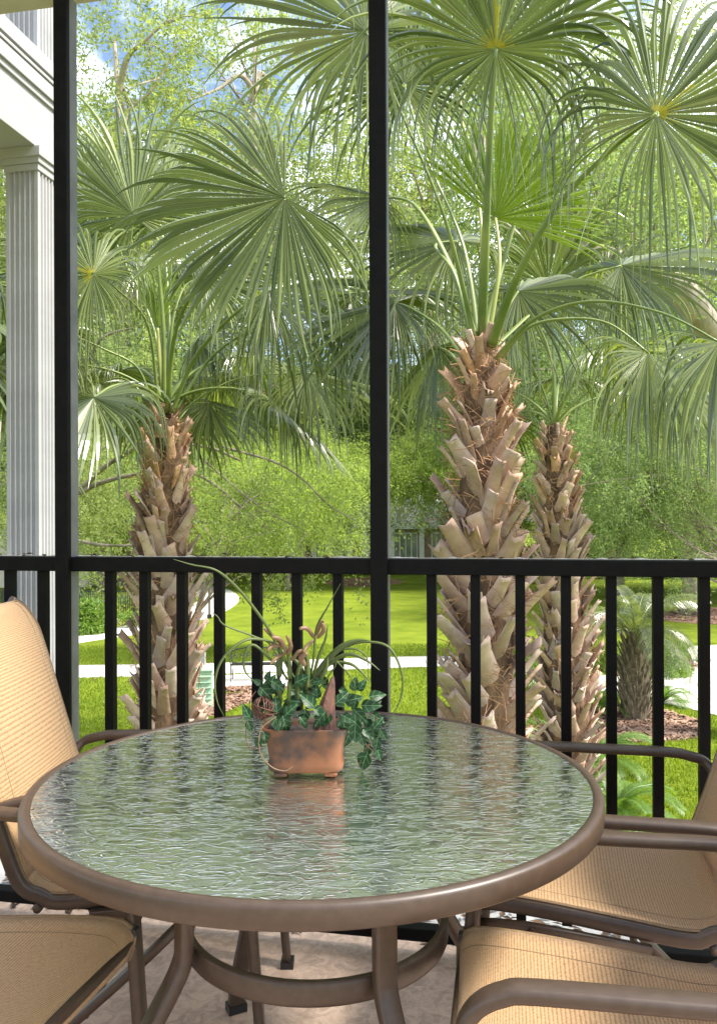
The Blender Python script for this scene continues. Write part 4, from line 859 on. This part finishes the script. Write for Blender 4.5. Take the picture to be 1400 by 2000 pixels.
# ------------------------------------------------------------------ broadleaf trees
def crown_mesh(name, seed, rad, nclump, per, leaf, m, droop=.35, gap=.15, shell=.55, flat=1.0):
    """leaves strung along twigs that leave each clump: crown of radius rad (rx, ry, rz) centred on the origin"""
    rg = np.random.default_rng(seed)
    d = rg.normal(size=(nclump, 3)); d /= np.linalg.norm(d, axis=1)[:, None]
    r = (shell + (1 - shell) * rg.random(nclump)) ** .8; r = np.where(rg.random(nclump) < .3, r * rg.random(nclump), r)
    # uneven outline: lobes
    lob = 1 + .22 * np.sin(d[:, 0] * 5 + seed) * np.cos(d[:, 1] * 4 + seed) + .16 * np.sin(d[:, 2] * 7 + seed * 2)
    c = d * (r * lob)[:, None] * np.array(rad)
    keep = np.sin(c[:, 0] * 1.3 + seed) + np.sin(c[:, 1] * 1.1 + seed * 3) + np.sin(c[:, 2] * 1.5 + seed * 5) > -2.3 + gap * 4
    c = c[keep]; dd = d[keep]; nc = len(c)
    tw = 7; lp = per // tw
    td = rg.normal(size=(nc, tw, 3)) * .9 + dd[:, None, :] * .8 + np.array([0, 0, -droop]); td /= np.linalg.norm(td, axis=2)[:, :, None]
    tl = (.5 + .7 * rg.random((nc, tw))) * leaf * 9
    s = (np.arange(lp) + .5) / lp
    pos = c[:, None, None, :] + td[:, :, None, :] * (tl[:, :, None] * s)[..., None]
    pos[..., 2] -= (tl[:, :, None] * s ** 2 * droop * .6)
    pos = pos + rg.normal(0, leaf * .35, pos.shape); pos = pos.reshape(-1, 3); N = len(pos)
    ld = rg.normal(size=(N, 3)) + np.repeat(td.reshape(-1, 3), lp, axis=0) * .9; ld /= np.linalg.norm(ld, axis=1)[:, None]
    nn = rg.normal(size=(N, 3)) + np.array([0, 0, .9]); sd_ = np.cross(ld, nn); sd_ /= np.linalg.norm(sd_, axis=1)[:, None]
    L_1 = leaf * (.7 + .6 * rg.random(N))[:, None]; W = L_1 * .17
    V = np.stack([pos, pos + ld * L_1 * .5 + sd_ * W, pos + ld * L_1, pos + ld * L_1 * .5 - sd_ * W], 1).reshape(-1, 3)
    return np_mesh(name, V, np.arange(4 * N).reshape(-1, 4), m), c
def limb_mesh(name, seed, h, r0, clumps, cz, m, fork=.35, nl=9, thin=.02, lean=(0, 0)):
    """trunk with real limbs that run out to some of the clumps"""
    rg = random.Random(seed); b = MB(); top = Vector((lean[0], lean[1], h)); N = 10; cen = []
    for i in range(N + 1):
        t = i / N; cen.append(Vector((lean[0] * t ** 1.5 + rg.uniform(-.06, .06) * h * .05, lean[1] * t + rg.uniform(-.05, .05) * h * .05, h * t)))
    b.sweep(cen, [(math.cos(j * math.pi / 5), math.sin(j * math.pi / 5)) for j in range(10)], up=(0, 1, 0), radii=[r0 * (1.45 if i == 0 else 1.0) * (1 - .8 * i / N) for i in range(N + 1)])
    idx = list(range(len(clumps))); rg.shuffle(idx); 
    for q in idx[:nl]:
        e = Vector(clumps[q]) + Vector((0, 0, cz)); i = rg.randint(int(N * fork), N - 1); s = cen[i]
        mid = (s + e) / 2 + Vector((rg.uniform(-.1, .1), rg.uniform(-.1, .1), rg.uniform(.0, .15))) * (e - s).length
        pts = smooth_path([s, (s * .6 + mid * .4) + Vector((0, 0, .03)) * h, mid, e], 5); n = len(pts)
        rr = r0 * rg.uniform(.28, .45); b.sweep(pts, [(math.cos(j * math.pi / 3), math.sin(j * math.pi / 3)) for j in range(6)], up=(.3, .5, .8), radii=[max(thin, rr * (1 - .9 * k / n)) for k in range(n)])
        for _ in range(3):
            k = rg.randint(n // 3, n - 2); e2 = pts[k] + Vector((rg.gauss(0, 1), rg.gauss(0, 1), rg.gauss(.2, .7))) * (e - s).length * .22
            m2 = (pts[k] + e2) / 2 + Vector((0, 0, .1)) * (e2 - pts[k]).length; b.sweep([pts[k], m2, e2], [(math.cos(j * math.pi / 2), math.sin(j * math.pi / 2)) for j in range(4)], up=(.3, .5, .8), radii=[max(thin, rr * .4), max(thin, rr * .25), thin * .6])
    return b.mesh(name, m, True)
KINDS_T = []
def tree_kind(seed, rad, cz, h, r0, nclump, per, leaf, mleaf, mbark, **kw):
    cm, cl_ = crown_mesh('crown', seed, rad, nclump, per, leaf, mleaf, **kw)
    tm = limb_mesh('trunk', seed, h, r0, cl_, cz, mbark, nl=22); return (cm, tm, cz)
K_tall = tree_kind(1, (5.2, 5.2, 8.5), 12.5, 19, .30, 1080, 91, .17, M_leafA, M_bark_light, droop=.3, gap=.47, shell=.4)
K_oak = tree_kind(2, (6.5, 6.5, 4.8), 7.6, 9, .38, 1300, 91, .15, M_leafB, M_bark, droop=.5, gap=.12, shell=.4)
K_low = tree_kind(3, (4.5, 4.5, 3.6), 5.9, 6.5, .24, 1200, 91, .12, M_leafC, M_bark, droop=.6, gap=.05, shell=.4)
def plant_tree(kind, name, loc, rz, sc, label, group='trees across the garden'):
    t = thing(name, label, 'tree', loc, R(rz), group); s = sc if isinstance(sc, tuple) else (sc, sc, sc)
    o = put('crown', kind[0], t, loc=(0, 0, kind[2] * s[2])); o.scale = s; o = put('trunk', kind[1], t); o.scale = s
    return t
def XG(px, Y): return Vector(((px - CX) / F * Y, Y, GZ))
plant_tree(K_tall, 'tall_tree', XG(230, 50), 20, 1.75, 'tall airy tree behind the left palm, pale forked trunk high up')
plant_tree(K_tall, 'tall_tree', XG(500, 58), 140, 2.0, 'tall yellow-green tree rising behind the big left-hand fan frond')
plant_tree(K_tall, 'tall_tree', XG(840, 70), 250, 2.2, 'tall tree behind the centre post and its palm fronds')
plant_tree(K_tall, 'tall_tree', XG(1190, 54), 75, 1.8, 'tall tree against the sky between the two upper right palm fans')
plant_tree(K_tall, 'tall_tree', XG(0, 60), 320, 1.8, 'tall tree behind the white column at the left edge')
plant_tree(K_tall, 'tall_tree', XG(1500, 60), 200, 1.9, 'tall tree at the right edge, behind the drooping fronds')
plant_tree(K_oak, 'shade_tree', XG(90, 40), 10, 1.2, 'spreading tree with drooping branches left of the left palm')
plant_tree(K_oak, 'shade_tree', XG(1347, 34.2), 100, 1.0, 'shade tree with dark trunk in the far bark bed at right')
plant_tree(K_oak, 'shade_tree', XG(1080, 50), 190, 1.35, 'dense green shade tree behind the slim palm')
plant_tree(K_oak, 'shade_tree', XG(720, 76), 290, 1.7, 'broad shade tree standing behind the low brown building')
plant_tree(K_oak, 'shade_tree', XG(340, 60), 60, 1.5, 'broad shade tree across the lawn, beyond the curved path')
plant_tree(K_oak, 'shade_tree', XG(1600, 40), 150, 1.2, 'shade tree mostly beyond the right edge, low leaves hanging')
plant_tree(K_low, 'young_tree', XG(430, 49), 33, (1.2, 1, 1.0), 'low bright green tree right of the left palm', 'bright young trees')
plant_tree(K_low, 'young_tree', XG(565, 53), 213, (1.15, 1, 1.05), 'low bright green tree just left of the centre post', 'bright young trees')
plant_tree(K_low, 'young_tree', XG(1210, 42), 300, (1.2, 1, 1.0), 'dense low tree right of the slim palm, behind the squat palm', 'bright young trees')
plant_tree(K_low, 'young_tree', XG(1480, 42), 20, (1.3, 1, 1.0), 'dense low tree at the right edge behind the bark bed', 'bright young trees')
plant_tree(K_low, 'young_tree', XG(200, 46), 80, (1.2, 1, 1.0), 'low tree behind the left palm fronds beside the pool fence', 'bright young trees')
plant_tree(K_low, 'young_tree', XG(985, 56), 120, (1.1, 1, 1.1), 'low bright green tree between large palm and slim palm', 'bright young trees')
def near_canopy(loc, off, rad, ncl, per, leaf, m, label, seed, nm='garden_tree'):
    t = thing(nm, label, 'tree', loc); off = Vector(off)
    cm, cl_ = crown_mesh('crown', seed, rad, ncl, per, leaf, m, droop=.7, gap=.02, shell=.3)
    put('crown', cm, t, loc=off)
    tm = limb_mesh('trunk', seed, off.z * .95, .13, cl_ + np.array([off.x, off.y, 0]), off.z, M_bark, nl=26, thin=.008, lean=(off.x * .5, 0)); put('trunk', tm, t)
near_canopy(XG(372, 24), (2.6, 0, 4.75), (2.9, 2.2, 1.9), 620, 91, .085, M_leafC, 'bright airy tree whose low canopy fills the space between left palm and centre post', 31)
near_canopy(XG(1500, 23), (-3.2, 0, 5.3), (3.6, 2.4, 2.6), 760, 91, .085, M_leafB, 'airy tree leaning in from the right, its canopy behind the squat palm', 32)
near_canopy(XG(560, 46), (1.8, 0, 6.6), (4.6, 2.5, 2.6), 760, 70, .13, M_leafC, 'bright tree whose leaves overhang the eave of the low brown building', 34)
near_canopy(XG(900, 47), (-1.8, 0, 6.5), (4.6, 2.5, 2.7), 800, 70, .13, M_leafC, 'tree whose leaves hang over the building between centre post and large palm', 35)
near_canopy(XG(60, 22), (1.0, 0, 5.0), (2.4, 2.0, 2.2), 420, 91, .085, M_leafA, 'airy tree at the left with its canopy between post and left palm', 33)
for i, (px, Y) in enumerate(((-250, 70), (60, 78), (300, 74), (520, 80), (760, 84), (980, 76), (1220, 80), (1450, 72), (1700, 66))):
    plant_tree(K_oak, 'far_tree', XG(px, Y), i * 47, (1.5, 1.4, 1.5 + .1 * (i % 3)), ['far tree beyond the pool', 'far tree behind the pool terrace', 'far tree beyond the curved path', 'far tree left of the low brown building', 'far tree directly behind the low brown building', 'far tree right of the low brown building', 'far tree behind the squat palm', 'far tree beyond the right-hand path', 'far tree beyond the right edge of the garden'][i], 'far trees closing the view')

# the thick limb at upper right, nearer than the rest, on its own oak
oak = thing('live_oak', 'old oak reaching in from the right with one thick pale limb', 'tree', Vector((8.6, 15, GZ)))
b = MB(); oaktr = smooth_path([(8.6, 15, GZ), (8.5, 15, -1), (8.3, 15, 1.0), (8.0, 14.8, 3.2)], 4)
b.sweep(oaktr, [(math.cos(j * math.pi / 5), math.sin(j * math.pi / 5)) for j in range(10)], up=(0, 1, 0), radii=[.5 - .18 * i / len(oaktr) for i in range(len(oaktr))]); obj('trunk', b, M_bark_light, oak, world=True, smooth=True)
b = MB(); lp_ = smooth_path([(8.0, 14.8, 3.1), P(1470, 690, 14), P(1400, 655, 13.4), P(1362, 610, 13), P(1320, 560, 12.8), P(1250, 530, 12.7), P(1170, 505, 12.7), P(1120, 485, 12.7), P(1060, 462, 12.8), P(1000, 430, 13), P(940, 350, 13.4), P(935, 250, 13.8)], 5)
rgk = random.Random(3); b.sweep(lp_, [(math.cos(j * math.pi / 5), math.sin(j * math.pi / 5)) for j in range(10)], up=(0, 1, 0), radii=[(.27 - .13 * i / len(lp_)) * rgk.uniform(.9, 1.12) for i in range(len(lp_))]); obj('limb', b, M_bark_light, oak, world=True, smooth=True)
# twigs and sprays that hang from the oak and from the left tree
def sprays(parent, pts_list, per, leaf, m, seed, spread=.5, name='spray'):
    rg = np.random.default_rng(seed); P_ = []; D_ = []
    for p0, l in pts_list:
        for _ in range(5):
            d = rg.normal(size=3); d[2] -= .6; d /= np.linalg.norm(d); k = per // 5; s = rg.random(k) * l
            q = np.array(p0) + d * s[:, None]; q[:, 2] -= s ** 2 * .5; P_.append(q + rg.normal(0, leaf * .5, q.shape)); D_.append(np.repeat(d[None], k, 0))
    pos = np.concatenate(P_); D = np.concatenate(D_); N = len(pos); ld = rg.normal(size=(N, 3)) + D; ld /= np.linalg.norm(ld, axis=1)[:, None]
    nn = rg.normal(size=(N, 3)) + np.array([0, 0, .9]); sd_ = np.cross(ld, nn); sd_ /= np.linalg.norm(sd_, axis=1)[:, None]; L1 = leaf * (.7 + .6 * rg.random(N))[:, None]
    V = np.stack([pos, pos + ld * L1 * .5 + sd_ * L1 * .24, pos + ld * L1, pos + ld * L1 * .5 - sd_ * L1 * .24], 1).reshape(-1, 3)
    return put(name, np_mesh(name, V, np.arange(4 * N).reshape(-1, 4), m), parent, world=True)
rgs = random.Random(12); pl = []
tw = MB()
for i in range(42):
    q = lp_[rgs.randint(12, len(lp_) - 1)]; e = q + Vector((rgs.gauss(0, 1.3), rgs.gauss(.4, 1.2), rgs.gauss(1.3, 1.2))); mid = (q + e) / 2 + Vector((0, 0, .25))
    tw.sweep([q, mid, e], [(math.cos(j * math.pi / 2), math.sin(j * math.pi / 2)) for j in range(4)], up=(.3, .5, .8), radii=[.022, .014, .006])
    for _ in range(6): pl.append((tuple(e + Vector((rgs.gauss(0, .55), rgs.gauss(0, .55), rgs.gauss(0, .4)))), .8)); pl.append((tuple(mid + Vector((rgs.gauss(0, .4), rgs.gauss(0, .4), rgs.gauss(0, .3)))), .6))
obj('twigs', tw, M_twig, oak, world=True)
sprays(oak, pl, 60, .075, M_leafB, 5, name='crown')
lt = thing('weeping_tree', 'tree at the left with bare dark boughs crossing behind the left palm trunk', 'tree', Vector((-7.5, 15, GZ)))
b = MB(); b.sweep(smooth_path([(-7.5, 15, GZ), (-7.4, 15, -1), (-7.0, 15, .8), (-6.6, 15, 3)], 4), [(math.cos(j * math.pi / 4), math.sin(j * math.pi / 4)) for j in range(8)], up=(0, 1, 0), radii=[.26 - .1 * i / 13 for i in range(13)]); obj('trunk', b, M_bark, lt, world=True, smooth=True)
pl = []
for pts, r in (([(40, 1000, 14.6), (150, 958, 14), (200, 915, 13.6), (240, 890, 13.4), (290, 868, 13.2), (400, 872, 13), (470, 900, 13)], .055), ([(60, 960, 14.6), (150, 962, 14), (190, 945, 13.8), (260, 928, 13.6), (380, 925, 13.4), (470, 990, 13.2)], .06), ([(60, 1030, 14.6), (160, 1058, 14), (230, 1066, 13.6), (300, 1060, 13.4)], .04),
               ([(40, 800, 14.6), (155, 720, 14), (200, 660, 13.6), (260, 640, 13.4)], .05), ([(420, 870, 13.6), (530, 900, 13.6), (590, 935, 13.6), (640, 985, 13.6), (700, 1020, 13.4)], .025), ([(400, 900, 14), (500, 985, 13.8), (600, 1040, 13.6)], .02)):
    b = MB(); p = smooth_path([P(*q) for q in pts], 5); b.tube(p, r, 7, taper=.3); obj('limb', b, M_bark, lt, world=True, smooth=True)
    for i in range(28):
        q = p[rgs.randint(3, len(p) - 1)]; pl.append((tuple(q + Vector((rgs.gauss(0, .5), rgs.gauss(.3, .6), rgs.gauss(-.1, .4)))), .6))
sprays(lt, pl, 55, .07, M_leafA, 6, name='crown')
# a low spray hanging in front of the lawn between the railing bars
sb = thing('hanging_branch', 'leafy branch tip hanging low over the lawn behind the pot', 'branch', P(545, 1120, 14)); pl = []
b = MB()
for pts in ([(600, 1040, 15), (560, 1100, 14.4), (540, 1150, 14), (548, 1195, 13.9)], [(560, 1090, 14.4), (520, 1140, 14.2), (515, 1165, 14.1)], [(590, 1070, 14.6), (610, 1130, 14.2), (592, 1150, 14)]):
    p = smooth_path([P(*q) for q in pts], 5); b.tube(p, .010, 5, taper=.3)
    for q in p[5:]: pl.append((tuple(q), .28))
obj('twig', b, M_twig, sb, world=True); sprays(sb, pl, 30, .06, M_leafA, 8, name='leaves')

# ------------------------------------------------------------------ shrubs, hedges, ferns
def shrub_mesh(name, seed, rad, n, leaf, m, flat_top=False):
    rg = np.random.default_rng(seed); d = rg.normal(size=(n, 3)); d /= np.linalg.norm(d, axis=1)[:, None]; d[:, 2] = np.abs(d[:, 2]) * 1.0
    if flat_top: d = np.sign(d) * np.abs(d) ** .4
    r = (.55 + .45 * rg.random(n) ** .5) * (1 + .13 * np.sin(d[:, 0] * 9 + seed) * np.sin(d[:, 1] * 8) + .1 * np.sin(d[:, 2] * 11)); pos = d * r[:, None] * np.array(rad)
    ld = rg.normal(size=(n, 3)) + d * .8; ld /= np.linalg.norm(ld, axis=1)[:, None]; nn = rg.normal(size=(n, 3)) + d; sd_ = np.cross(ld, nn); sd_ /= np.linalg.norm(sd_, axis=1)[:, None]
    L1 = leaf * (.6 + .7 * rg.random(n))[:, None]; V = np.stack([pos, pos + ld * L1 * .5 + sd_ * L1 * .25, pos + ld * L1, pos + ld * L1 * .5 - sd_ * L1 * .25], 1).reshape(-1, 3)
    return np_mesh(name, V, np.arange(4 * n).reshape(-1, 4), m)
def shrub(name, loc, rad, n, leaf, m, label, cat='shrub', seed=1, group=None, rz=0, flat=False):
    t = thing(name, label, cat, loc, R(rz), group); put('foliage', shrub_mesh('foliage', seed, rad, n, leaf, m, flat), t)
    b = MB(); rg = random.Random(seed)
    for _ in range(7): e = Vector((rg.uniform(-.5, .5) * rad[0], rg.uniform(-.5, .5) * rad[1], rad[2] * .6)); b.tube([(0, 0, 0), e * .5, e], .015, 4, taper=.4)
    obj('stem', b, M_twig, t); return t
shrub('round_bush', G(165, 1236), (.85, .85, 1.25), 9000, .11, M_shrub, 'tall rounded bush beside the curved path, in front of the pool fence', seed=2)
shrub('clipped_hedge', G(238, 1224), (.95, .6, .55), 6000, .08, M_shrub, 'low clipped bush at the foot of the pool fence', seed=3, flat=True)
shrub('hedge', G(210, 1206), (2.6, .6, 1.05), 9000, .10, M_leafB, 'dark hedge behind the pool fence bars', 'hedge', seed=4, flat=True)
shrub('flower_bush', G(1290, 1318), (.75, .7, .95), 7000, .07, M_shrub, 'loose green bush on the bark bed beside the right-hand path', seed=5)
shrub('flower_bush', G(1215, 1308), (.8, .7, .8), 6000, .07, M_leafC, 'bright bush left of the squat palm trunk', seed=6)
shrub('garden_hedge', G(640, 1122), (5.5, 1.0, 1.1), 16000, .16, M_leafC, 'bright hedge across the front of the low brown building', 'hedge', seed=7, flat=True)
shrub('garden_hedge', G(1120, 1124), (5.0, 1.2, 2.4), 14000, .16, M_leafB, 'tall hedge behind the slim palm', 'hedge', seed=8)
shrub('garden_hedge', G(330, 1119), (6.0, 1.2, 2.2), 16000, .16, M_leafB, 'tall hedge far across the lawn behind the left palm', 'hedge', seed=9)
shrub('garden_hedge', G(1420, 1130), (6.0, 1.2, 2.6), 14000, .16, M_leafB, 'tall hedge at the right edge beyond the lawn', 'hedge', seed=10)
shrub('young_shrub', G(1030, 1345), (.45, .45, .8), 3000, .06, M_shrub, 'small shrub glimpsed between the large and slim palm trunks', seed=11)
def fern(loc, n, L, seed, label, tilt=None):
    t = thing('fern', label, 'fern', loc, 0, 'ferns under the palms'); rg = random.Random(seed)
    for i in range(n):
        a = i * 2.4 + rg.uniform(-.3, .3); d = Vector((math.cos(a), math.sin(a), 0)); e = R(rg.uniform(45, 80)); p = Vector(loc); pts = [p]; l = L * rg.uniform(.75, 1.15)
        for q in range(6): p = p + (d * math.cos(e) + Vector((0, 0, math.sin(e)))) * l / 6; e -= rg.uniform(.28, .42); pts.append(p)
        pinnate(t, pts, l * .24, seed * 50 + i, m=M_fern, name='fern_frond', droop=.25, wd=.0055)
fern(G(1165, 1500), 16, 1.15, 1, 'fern at the foot of the slim palm, beside the curved chair arm')
fern(G(1205, 1600), 18, 1.15, 2, 'fern close below the railing, seen between two bars above the chair arm')
fern(G(1085, 1470), 16, 1.1, 3, 'fern between the large and slim palm trunks')
fern(G(1295, 1372), 12, 1.0, 4, 'fern right of the squat palm, over the edge of the path')
fern(G(1180, 1395), 12, .9, 5, 'fern left of the squat palm trunk')

# ------------------------------------------------------------------ garden furniture and far buildings
g = G(398, 1379); ub = thing('utility_box', 'mint green louvred utility box beside the left palm trunk', 'utility box', g, R(8))
bw, bd_, bh = .62, .55, .80
b = MB(); b.box((-.12, 0, bh / 2), (bw, bd_, bh)); obj('cabinet', b, M_mint, ub, bevel=.01)
b = MB(); b.box((-.12, 0, bh + .02), (bw + .05, bd_ + .05, .04)); obj('lid', b, M_mint, ub, bevel=.01)
for k in range(6):
    b = MB(); b.box((-.12, -bd_ / 2 - .022, .09 + k * .12), (bw - .04, .045, .018), Matrix.Rotation(R(-20), 3, 'X')); obj('louvre', b, M_mint, ub)
g = G(396, 1345); wp = thing('white_marker_post', 'short white utility post behind the mint green box', 'post', g)
b = MB(); b.box((0, 0, .45), (.13, .13, .9)); obj('post', b, M_white, wp, bevel=.01); b = MB(); b.box((0, 0, .92), (.16, .16, .05)); obj('cap', b, M_white, wp, bevel=.01)
# bench
g0 = G(497, 1331); bn = thing('iron_bench', 'black wrought iron bench with scrolled back on the footpath', 'bench', g0, R(2))
bwid = 1.15
b = MB()
for k in range(9): b.box((0, -.18 + k * .045, .44), (bwid, .028, .018))
seat = obj('seat', b, M_iron, bn)
for s in (-1, 1):
    for yy in (-.2, .2):
        b = MB(); b.tube([(s * bwid / 2, yy, .0), (s * bwid / 2, yy * .95, .25), (s * bwid / 2, yy, .45)], .017, 6); obj('leg', b, M_iron, bn)
    b = MB(); b.tube(smooth_path([(s * bwid / 2, .2, .62), (s * bwid / 2, -.05, .66), (s * bwid / 2, -.22, .60), (s * bwid / 2, -.2, .45)], 5), .015, 6); obj('arm', b, M_iron, bn)
b = MB(); b.tube(smooth_path([(-bwid / 2, .2, .45), (-bwid / 2, .26, .72), (-bwid / 4, .27, .80), (0, .28, .86), (bwid / 4, .27, .80), (bwid / 2, .26, .72), (bwid / 2, .2, .45)], 6), .017, 6)
for k in range(7):
    cxk = -bwid / 2 + bwid * (k + .5) / 7
    for s in (-1, 1): b.tube([Vector((cxk + s * .065 * (1 - q * .09) * math.cos(q * .75), .25, .60 + s * .03 + .06 * (1 - q * .09) * math.sin(q * .75))) for q in range(9)], .008, 4)
obj('scroll_back', b, M_iron, bn)
# lamp post
g = G(409, 1208); lpn = thing('slim_post', 'slim dark post standing beside the curved path', 'post', g)
b = MB(); b.tube([(0, 0, 0), (0, 0, 2.7)], .045, 8); obj('shaft', b, mat('brown_post', (.10, .07, .05), rough=.6), lpn); b = MB(); b.box((0, 0, .08), (.16, .16, .16)); obj('base', b, M_iron, lpn); b = MB(); b.lathe([(.02, 2.7), (.11, 2.74), (.13, 3.0), (.03, 3.1)], 12, closed=False); obj('lantern', b, M_iron, lpn)
# pool fence
pf = thing('pool_fence', 'black metal bar fence round the pool, seen at the left between the railing bars', 'fence', G(200, 1213))
fa, fb = G(-120, 1216), G(262, 1214); n = 90; barm = MB(); barm.box((0, 0, .64), (.02, .02, 1.2)); barm = barm.mesh('fence_bar', M_iron)
for k in range(n + 1):
    p = fa.lerp(fb, k / n); o = put('fence_bar', barm, pf, loc=p - Vector(pf.location))
for z in (.12, 1.2):
    b = MB(); b.sweep([fa + Vector((0, 0, z)), fb + Vector((0, 0, z))], rrect(.035, .035, .005)); obj('fence_rail', b, M_iron, pf, world=True)
for p in (fa, fa.lerp(fb, .33), fa.lerp(fb, .66), fb): b = MB(); b.box(p + Vector((0, 0, .67)), (.07, .07, 1.34)); obj('fence_post', b, M_iron, pf, world=True)
# pool loungers and pool house
def lounger(loc, rz, label):
    t = thing('pool_lounger', label, 'lounger', loc, rz, 'blue loungers by the pool')
    b = MB(); b.box((0, 0, .36), (.62, 1.3, .05)); obj('seat', b, M_blue, t); b = MB(); b.box((0, .85, .58), (.62, .05, .65), Matrix.Rotation(R(-40), 3, 'X')); obj('backrest', b, M_blue, t)
    b = MB(); b.box((-.33, 0, .34), (.04, 1.4, .05)); b.box((.33, 0, .34), (.04, 1.4, .05)); obj('frame', b, M_white, t)
    for sx_ in (-1, 1):
        for sy_ in (-1, 1): b = MB(); b.box((sx_ * .33, sy_ * .6, .16), (.04, .04, .32)); obj('leg', b, M_white, t)
lounger(G(172, 1192) + Vector((0, 0, 0)), R(160), 'blue pool lounger nearest the fence corner, partly behind the bush')
lounger(G(150, 1180), R(190), 'blue pool lounger further left, beside the black post')
ph = thing('pool_house', 'white pool house with pale square pillars beyond the pool fence', 'building', G(170, 1147))
gp = G(170, 1147)
b = MB(); b.box((-2.5, 3, 1.7), (9, 4, 3.4)); obj('wall', b, M_white, ph)
for x in (-5, -2.6, -.2, 1.35): b = MB(); b.box((x, .2, 1.5), (.5, .5, 3.0)); obj('pillar', b, M_stucco, ph)
b = MB(); b.box((-2.5, 2.4, 3.2), (9.6, 5.2, .3)); rf = obj('roof', b, M_roof, ph)
for x in (-4, -1.2): b = MB(); b.box((x, .985, 1.5), (1.2, .05, 1.3)); wn = obj('window', b, M_win, ph); b = MB(); b.box((x, .95, 1.5), (.05, .05, 1.3)); obj('mullion', b, M_white, wn)
# low brown building across the lawn
gb = Vector((0, 60, GZ)); bb_ = thing('brown_building', 'low brown sided building with white posts and screened windows across the lawn', 'building', gb)
x0, x1 = -9.0, 10.5; zt0 = 3.30
for k in range(16): b = MB(); b.box(((x0 + x1) / 2, .30 + .004 * (k % 2), .11 + k * .205), (x1 - x0, .10, .196), Matrix.Rotation(R(0), 3, 'X')); obj('siding_board', b, M_siding, bb_)
b = MB(); b.box(((x0 + x1) / 2, 4.4, 1.6), (x1 - x0, 8, 3.2)); obj('wall', b, M_siding, bb_)
b = MB(); b.box(((x0 + x1) / 2, -.05, zt0 + .06), (x1 - x0 + 1.2, .12, .24)); obj('fascia', b, M_trim, bb_)
b = MB(); vs = [(x0 - .6, -.1, zt0 + .18), (x1 + .6, -.1, zt0 + .18), (x1 + .6, 9, zt0 + .18), (x0 - .6, 9, zt0 + .18), (x0 + 3.5, 4.4, zt0 + 2.0), (x1 - 3.5, 4.4, zt0 + 2.0)]; b.add(vs, [(0, 1, 5, 4), (1, 2, 5), (2, 3, 4, 5), (3, 0, 4), (0, 3, 2, 1)]); obj('roof', b, M_roof, bb_)
for px in (612, 640, 683, 712, 765, 823, 905): x = (px - CX) / F * 60; b = MB(); b.box((x, .05, 1.65), (.36, .3, 3.3)); obj('post', b, M_trim, bb_)
for px, wd in ((626, .7), (661, 1.1), (792, 1.7), (862, 1.4), (735, 1.2), (580, 1.1)):
    x = (px - CX) / F * 60; b = MB(); b.box((x, .20, 1.95), (wd, .06, 1.9)); wn = obj('window', b, M_win, bb_)
    b = MB(); 
    for q in range(5): b.box((x - wd / 2 + wd * q / 4, .15, 1.95), (.07, .05, 1.9))
    b.box((x, .15, .97), (wd + .1, .06, .1)); b.box((x, .15, 2.93), (wd + .1, .06, .1)); obj('window_frame', b, M_trim, wn)

# ------------------------------------------------------------------ litter on the ledge and the rail, dust line
def litter(n, u0, u1, v0, v1, z, seed, name, sz=(.012, .028)):
    rg = random.Random(seed); V = []; Q = []
    for _ in range(n):
        c = RC(rg.uniform(u0, u1), rg.uniform(v0, v1), z + rg.random() * .008); a = rg.uniform(0, 6.3); l = rg.uniform(*sz); w_ = l * rg.uniform(.3, .5); d = Vector((math.cos(a), math.sin(a), rg.uniform(-.1, .4))); s = Vector((-math.sin(a), math.cos(a), rg.uniform(-.3, .3)))
        k = len(V); V += [c - d * l, c + s * w_ + Vector((0, 0, .004)), c + d * l, c - s * w_ + Vector((0, 0, .004))]; Q.append((k, k + 1, k + 2, k + 3))
    return put(name, np_mesh(name, np.array([tuple(v) for v in V]), np.array(Q), mat('dead_leaf', (.035, .022, .014), (.15, .09, .05), rough=.9, scale=20)))
tag(litter(420, -1.6, 1.6, .055, .32, .001, 1, 'leaf_litter'), 'dry brown leaf scraps lying along the white balcony ledge', 'leaf litter', kind='stuff')
tag(litter(60, -1.3, 1.3, .0, .05, RT + .001, 2, 'rail_litter', (.006, .016)), 'small dry leaf scraps lying on the black top rail', 'leaf litter', kind='stuff')
b = MB(); rgk = random.Random(4); n = 160; vs = []
for i in range(n + 1): u = -1.6 + 3.2 * i / n; vs += [RC(u, .030, RT + .0012), RC(u, .0505, RT + .0012), RC(u, .0505, RT + .0016 + rgk.random() ** 3 * .004), RC(u, .030, RT + .0014)]
b.add(vs, [(i * 4 + j, i * 4 + (j + 1) % 4, (i + 1) * 4 + (j + 1) % 4, (i + 1) * 4 + j) for i in range(n) for j in range(4)]); tag(obj('rail_dust', b, M_dust), 'pale dust line along the outer edge of the top rail', 'dust', kind='stuff')
mj = struct('path_joint', mjoint, M_mulch)
